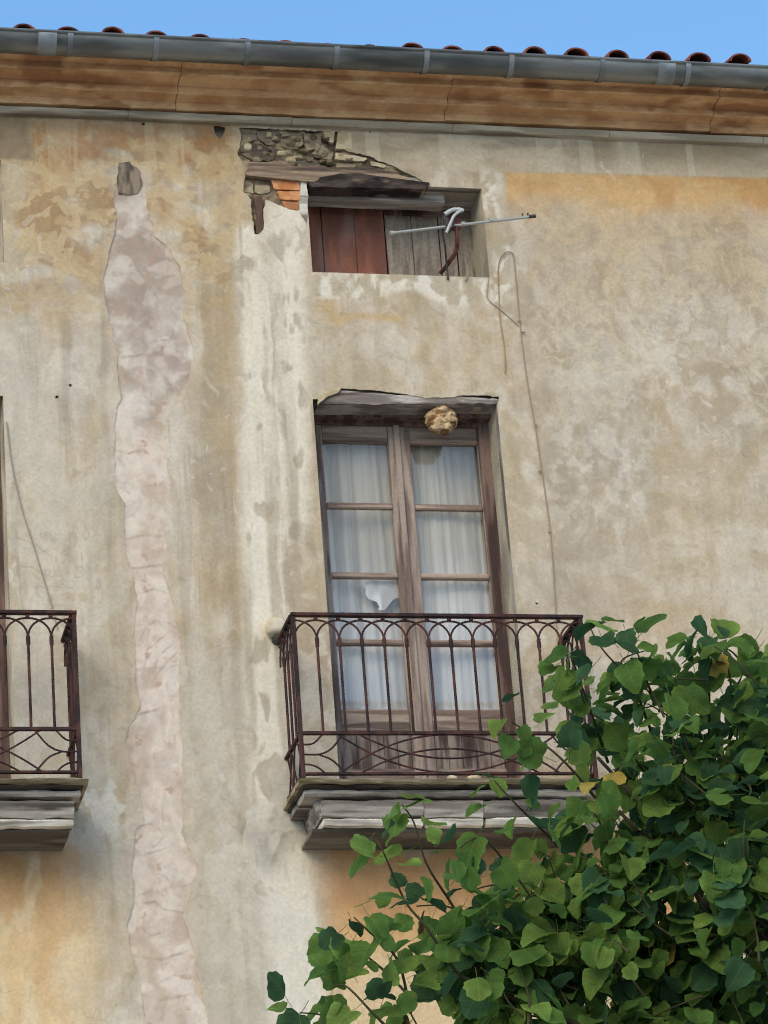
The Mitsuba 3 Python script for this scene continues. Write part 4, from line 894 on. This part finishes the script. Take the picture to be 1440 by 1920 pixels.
sprigs = [  # shoots: way points of the twig (x, y, z), leaves along it
    [(-1.889, -7.6, 4.216), (-1.939, -7.7, 4.342), (-2.039, -7.8, 4.398), (-2.088, -7.8, 4.449)], [(-1.823, -7.4, 4.299), (-1.909, -7.4, 4.395), (-2.02, -7.5, 4.438), (-2.07, -7.5, 4.439)], [(-1.742, -7.6, 4.321), (-1.848, -7.7, 4.433), (-1.903, -7.7, 4.51), (-1.978, -7.8, 4.62), (-2.004, -7.8, 4.674)],
    [(-1.596, -7.3, 4.466), (-1.69, -7.4, 4.582), (-1.784, -7.5, 4.681), (-1.813, -7.5, 4.809), (-1.884, -7.6, 4.849)], [(-1.49, -7.6, 4.521), (-1.573, -7.6, 4.648), (-1.672, -7.7, 4.696), (-1.754, -7.7, 4.65)], [(-1.249, -7.3, 4.706), (-1.396, -7.4, 4.807), (-1.513, -7.5, 4.873), (-1.578, -7.5, 4.955)],
    [(-1.254, -7.5, 4.872), (-1.37, -7.6, 4.953), (-1.459, -7.6, 5.035), (-1.57, -7.7, 5.057)], [(-1.117, -7.2, 5.09), (-1.183, -7.3, 5.209), (-1.243, -7.4, 5.292), (-1.291, -7.5, 5.331)], [(-1.068, -7.5, 5.088), (-1.136, -7.6, 5.185), (-1.168, -7.6, 5.269), (-1.065, -7.6, 5.312)],
    [(-0.853, -7.4, 5.106), (-0.87, -7.5, 5.223), (-0.85, -7.5, 5.326), (-0.886, -7.6, 5.356)], [(-0.642, -7.2, 5.212), (-0.67, -7.3, 5.315), (-0.754, -7.4, 5.381), (-0.889, -7.5, 5.351)], [(-0.65, -7.4, 5.106), (-0.681, -7.5, 5.258), (-0.656, -7.5, 5.396)],
    [(-1.899, -7.4, 4.115), (-2.008, -7.5, 4.183), (-2.111, -7.5, 4.239), (-2.229, -7.6, 4.225)], [(-1.935, -7.7, 4.1), (-2.041, -7.8, 4.165), (-2.11, -7.8, 4.241), (-2.154, -7.8, 4.242)], [(-1.413, -7.1, 4.504), (-1.563, -7.2, 4.575), (-1.68, -7.3, 4.612), (-1.808, -7.3, 4.613)],
    [(-0.894, -7, 5.037), (-1.012, -7.1, 5.177), (-1.12, -7.2, 5.228), (-1.263, -7.3, 5.243)], [(-1.211, -7, 4.613), (-1.364, -7.1, 4.685), (-1.486, -7.2, 4.706), (-1.612, -7.3, 4.66)]]
leaves = []                                   # position, rotation matrix, size, material
names = list(LEAF)
def add_leaf(p, out, size=None, w=None):
    """a leaf at p on the side out of the twig; it faces up and to the light, and hangs"""
    d = np.asarray(out, float) + rng.normal(0, .45, 3); d[2] -= .55 + rng.random() * .5
    d /= np.linalg.norm(d)
    nrm = np.array([-.15, -.45, .75]) + rng.normal(0, .42, 3)
    nrm -= d * (nrm @ d); nrm /= np.linalg.norm(nrm)
    R = np.stack([d, np.cross(nrm, d), nrm], 1)
    if w is None: w = [.40, .43, .163, .005, .002]
    leaves.append((np.asarray(p) + d * .02, R, size or rng.uniform(.55, 1.18), names[rng.choice(5, p=w)]))
twigs = []
for s in sprigs:
    c = curve(np.array(s), 26)
    twigs.append((c, np.linspace(.005, .0018, len(c))))
    for k in range(2, len(c), 2):
        t = c[min(k + 1, len(c) - 1)] - c[k - 1]; t /= np.linalg.norm(t)
        side = np.cross(t, [0, 1, 0]) * (1 if k % 4 else -1) + rng.normal(0, .25, 3)
        add_leaf(c[k] + side * .03, side * .9 + t * .5, None, [.22, .50, .273, .005, .002])
    add_leaf(c[-1], c[-1] - c[-3], .7, [.1, .6, .3, 0, 0])
# the crown: short leafy shoots growing up and outwards through its volume
b = crown_main.bounds
TRUNK = np.array([b[0] + 2.7, TY + .4])
from shapely.geometry import Point
from shapely.prepared import prep
pc = prep(crown_main)
pd = prep(Polygon([(-0.641, 5.173), (-0.855, 5.063), (-1.022, 5.054), (-1.123, 5.037), (-1.192, 5.004), (-1.075, 4.872), (-1.053, 4.773), (-1.083, 4.643), (-1.264, 4.612), (-1.477, 4.566), (-1.642, 4.489), (-1.759, 4.396), (-1.88, 4.242), (-1.922, 4.09), (0.346, 3.573), (0.631, 5.212)]))
inner = crown_main.buffer(-.10)
count = 0
x_view = -0.461
tries = 0
while count < 680 and tries < 40000:
    tries += 1
    x, z = rng.uniform(b[0], b[2]), rng.uniform(b[1], b[3])
    if not pc.contains(Point(x, z)): continue
    if x > x_view and rng.random() < .45: continue
    edge = crown_main.exterior.distance(Point(x, z))
    half = min(1.1, .06 + edge * .9)
    y = TY + rng.uniform(-half, half) * .8
    g = meshkit.fbm(np.array([x * 3.2, y * 2.0, z * 3.2]), 3, 6)
    if g < .485: continue                       # gaps between the leaf clusters
    if not pd.contains(Point(x, z)):
        if rng.random() > .36 or g < .50: continue
        y = TY + rng.uniform(-.22, .22)
    count += 1
    d = np.array([x - TRUNK[0], (y - TRUNK[1]) * .6, 1.0 + .3 * (z - 4.0)]) * np.array([.35, .5, 1]) + rng.normal(0, .5, 3)
    d /= np.linalg.norm(d)
    L = rng.uniform(.16, .34)
    p0 = np.array([x, y, z]) - d * L * .6
    c = curve([p0, p0 + d * L * .5 + rng.normal(0, .02, 3), p0 + d * L], 8)
    twigs.append((c, np.linspace(.0036, .0016, len(c))))
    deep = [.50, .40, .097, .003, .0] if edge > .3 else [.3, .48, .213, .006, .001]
    for k in range(1, len(c)):
        t = d
        side = np.cross(t, rng.normal(0, 1, 3)); side /= np.linalg.norm(side) + 1e-9
        q = c[k] + side * .03
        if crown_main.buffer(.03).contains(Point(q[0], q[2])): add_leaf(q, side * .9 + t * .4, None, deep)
for q, nm in zip([(-0.834, -7.5, 5.292), (-1.28, -7.6, 4.888), (-1.187, -7.55, 4.954), (-1.235, -7.6, 4.855), (-0.866, -7.7, 4.732)], ('leaf_brown', 'leaf_yellow', 'leaf_yellow', 'leaf_yellow', 'leaf_yellow')):
    w = [0] * 5; w[names.index(nm)] = 1
    add_leaf(q, (-.3, -.6, .2), .6 if nm == 'leaf_brown' else .8, w)

# which leaves show largest: the nearest one in each small cell of the view, in view
MC = np.stack([np.cross(FW, UP) / np.linalg.norm(np.cross(FW, UP)), UP, FW])
pos = np.array([l[0] for l in leaves]); cc = (pos - CAM) @ MC.T
uvn = cc[:, :2] / cc[:, 2:]
inview = (np.abs(uvn[:, 0]) < .1125) & (np.abs(uvn[:, 1]) < .15)
near = np.argsort(cc[:, 2])
taken, single = set(), []
for i in near:
    if not inview[i]: continue
    cell = tuple(np.floor(uvn[i] / .0048).astype(int))
    if cell in taken: continue
    taken.add(cell); single.append(i)
    if len(single) == 295: break
single = set(single)
NV = 12
variants = [leaf_mesh(100 + k) for k in range(NV)]
leaf_ply = {(nm, k): mikit.ply(variants[k][0], nm, True, uv=variants[k][1]) for nm in names for k in range(NV)}
rest = {}
for i, (p, R, s, nm) in enumerate(leaves):
    k = i % NV
    m4 = np.eye(4); m4[:3, :3] = R * s; m4[:3, 3] = p
    if i in single:
        copy_put(f'{TR}__leaf', leaf_ply[(nm, k)], T(m4))
    else:
        m = variants[k][0].copy(); m.apply_transform(m4); rest.setdefault(nm, []).append((m, variants[k][1]))
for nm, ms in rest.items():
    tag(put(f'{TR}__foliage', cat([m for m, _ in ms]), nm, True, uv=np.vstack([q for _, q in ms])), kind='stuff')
# trunk, limbs, twigs
base = np.array([TRUNK[0], TRUNK[1], 0.0])
fork = base + [0, 0, 3.0]
tc = curve([base - [0, 0, .1], base + [.03, .02, 1.2], base + [-.02, 0, 2.2], fork, fork + [.02, 0, .8], fork + [.0, 0, 1.4]], 40)
put(f'{TR}__trunk', tube(tc, np.linspace(.20, .02, len(tc)), 14), 'bark', 60)
limb_ends = [(-1.18, -7.5, 4.644), (-1.192, -7.5, 4.839), (-1.21, -7.4, 5.039), (-0.719, -7.5, 5.156), (-0.845, -7.7, 4.707), (-1.031, -7.2, 4.47), (-1.494, -7.4, 4.452), (-1.742, -7.6, 4.321), (-0.857, -7.4, 5.072), (-0.894, -7, 5.037), (-1.953, -7.5, 4.091), (-1.249, -7.3, 4.706), (-0.494, -7.2, 5.142), (-1.211, -7, 4.613), (-0.586, -7.9, 4.979)]
for k, e in enumerate(limb_ends):
    e = np.array(e); s = fork + [0, 0, -.3 + .12 * k]
    mid_ = (s + e) / 2 + np.array([0, rng.uniform(-.2, .2), -.12])
    c = curve([s, mid_, e], 24)
    put(f'{TR}__branch', tube(c, np.linspace(.025, .005, len(c)), 8), 'bark', 60)
tag(put(f'{TR}__twigs', cat([tube(c[:-2], r[:-2], 5) for c, r in twigs]), 'twig_bark', 60), kind='stuff')
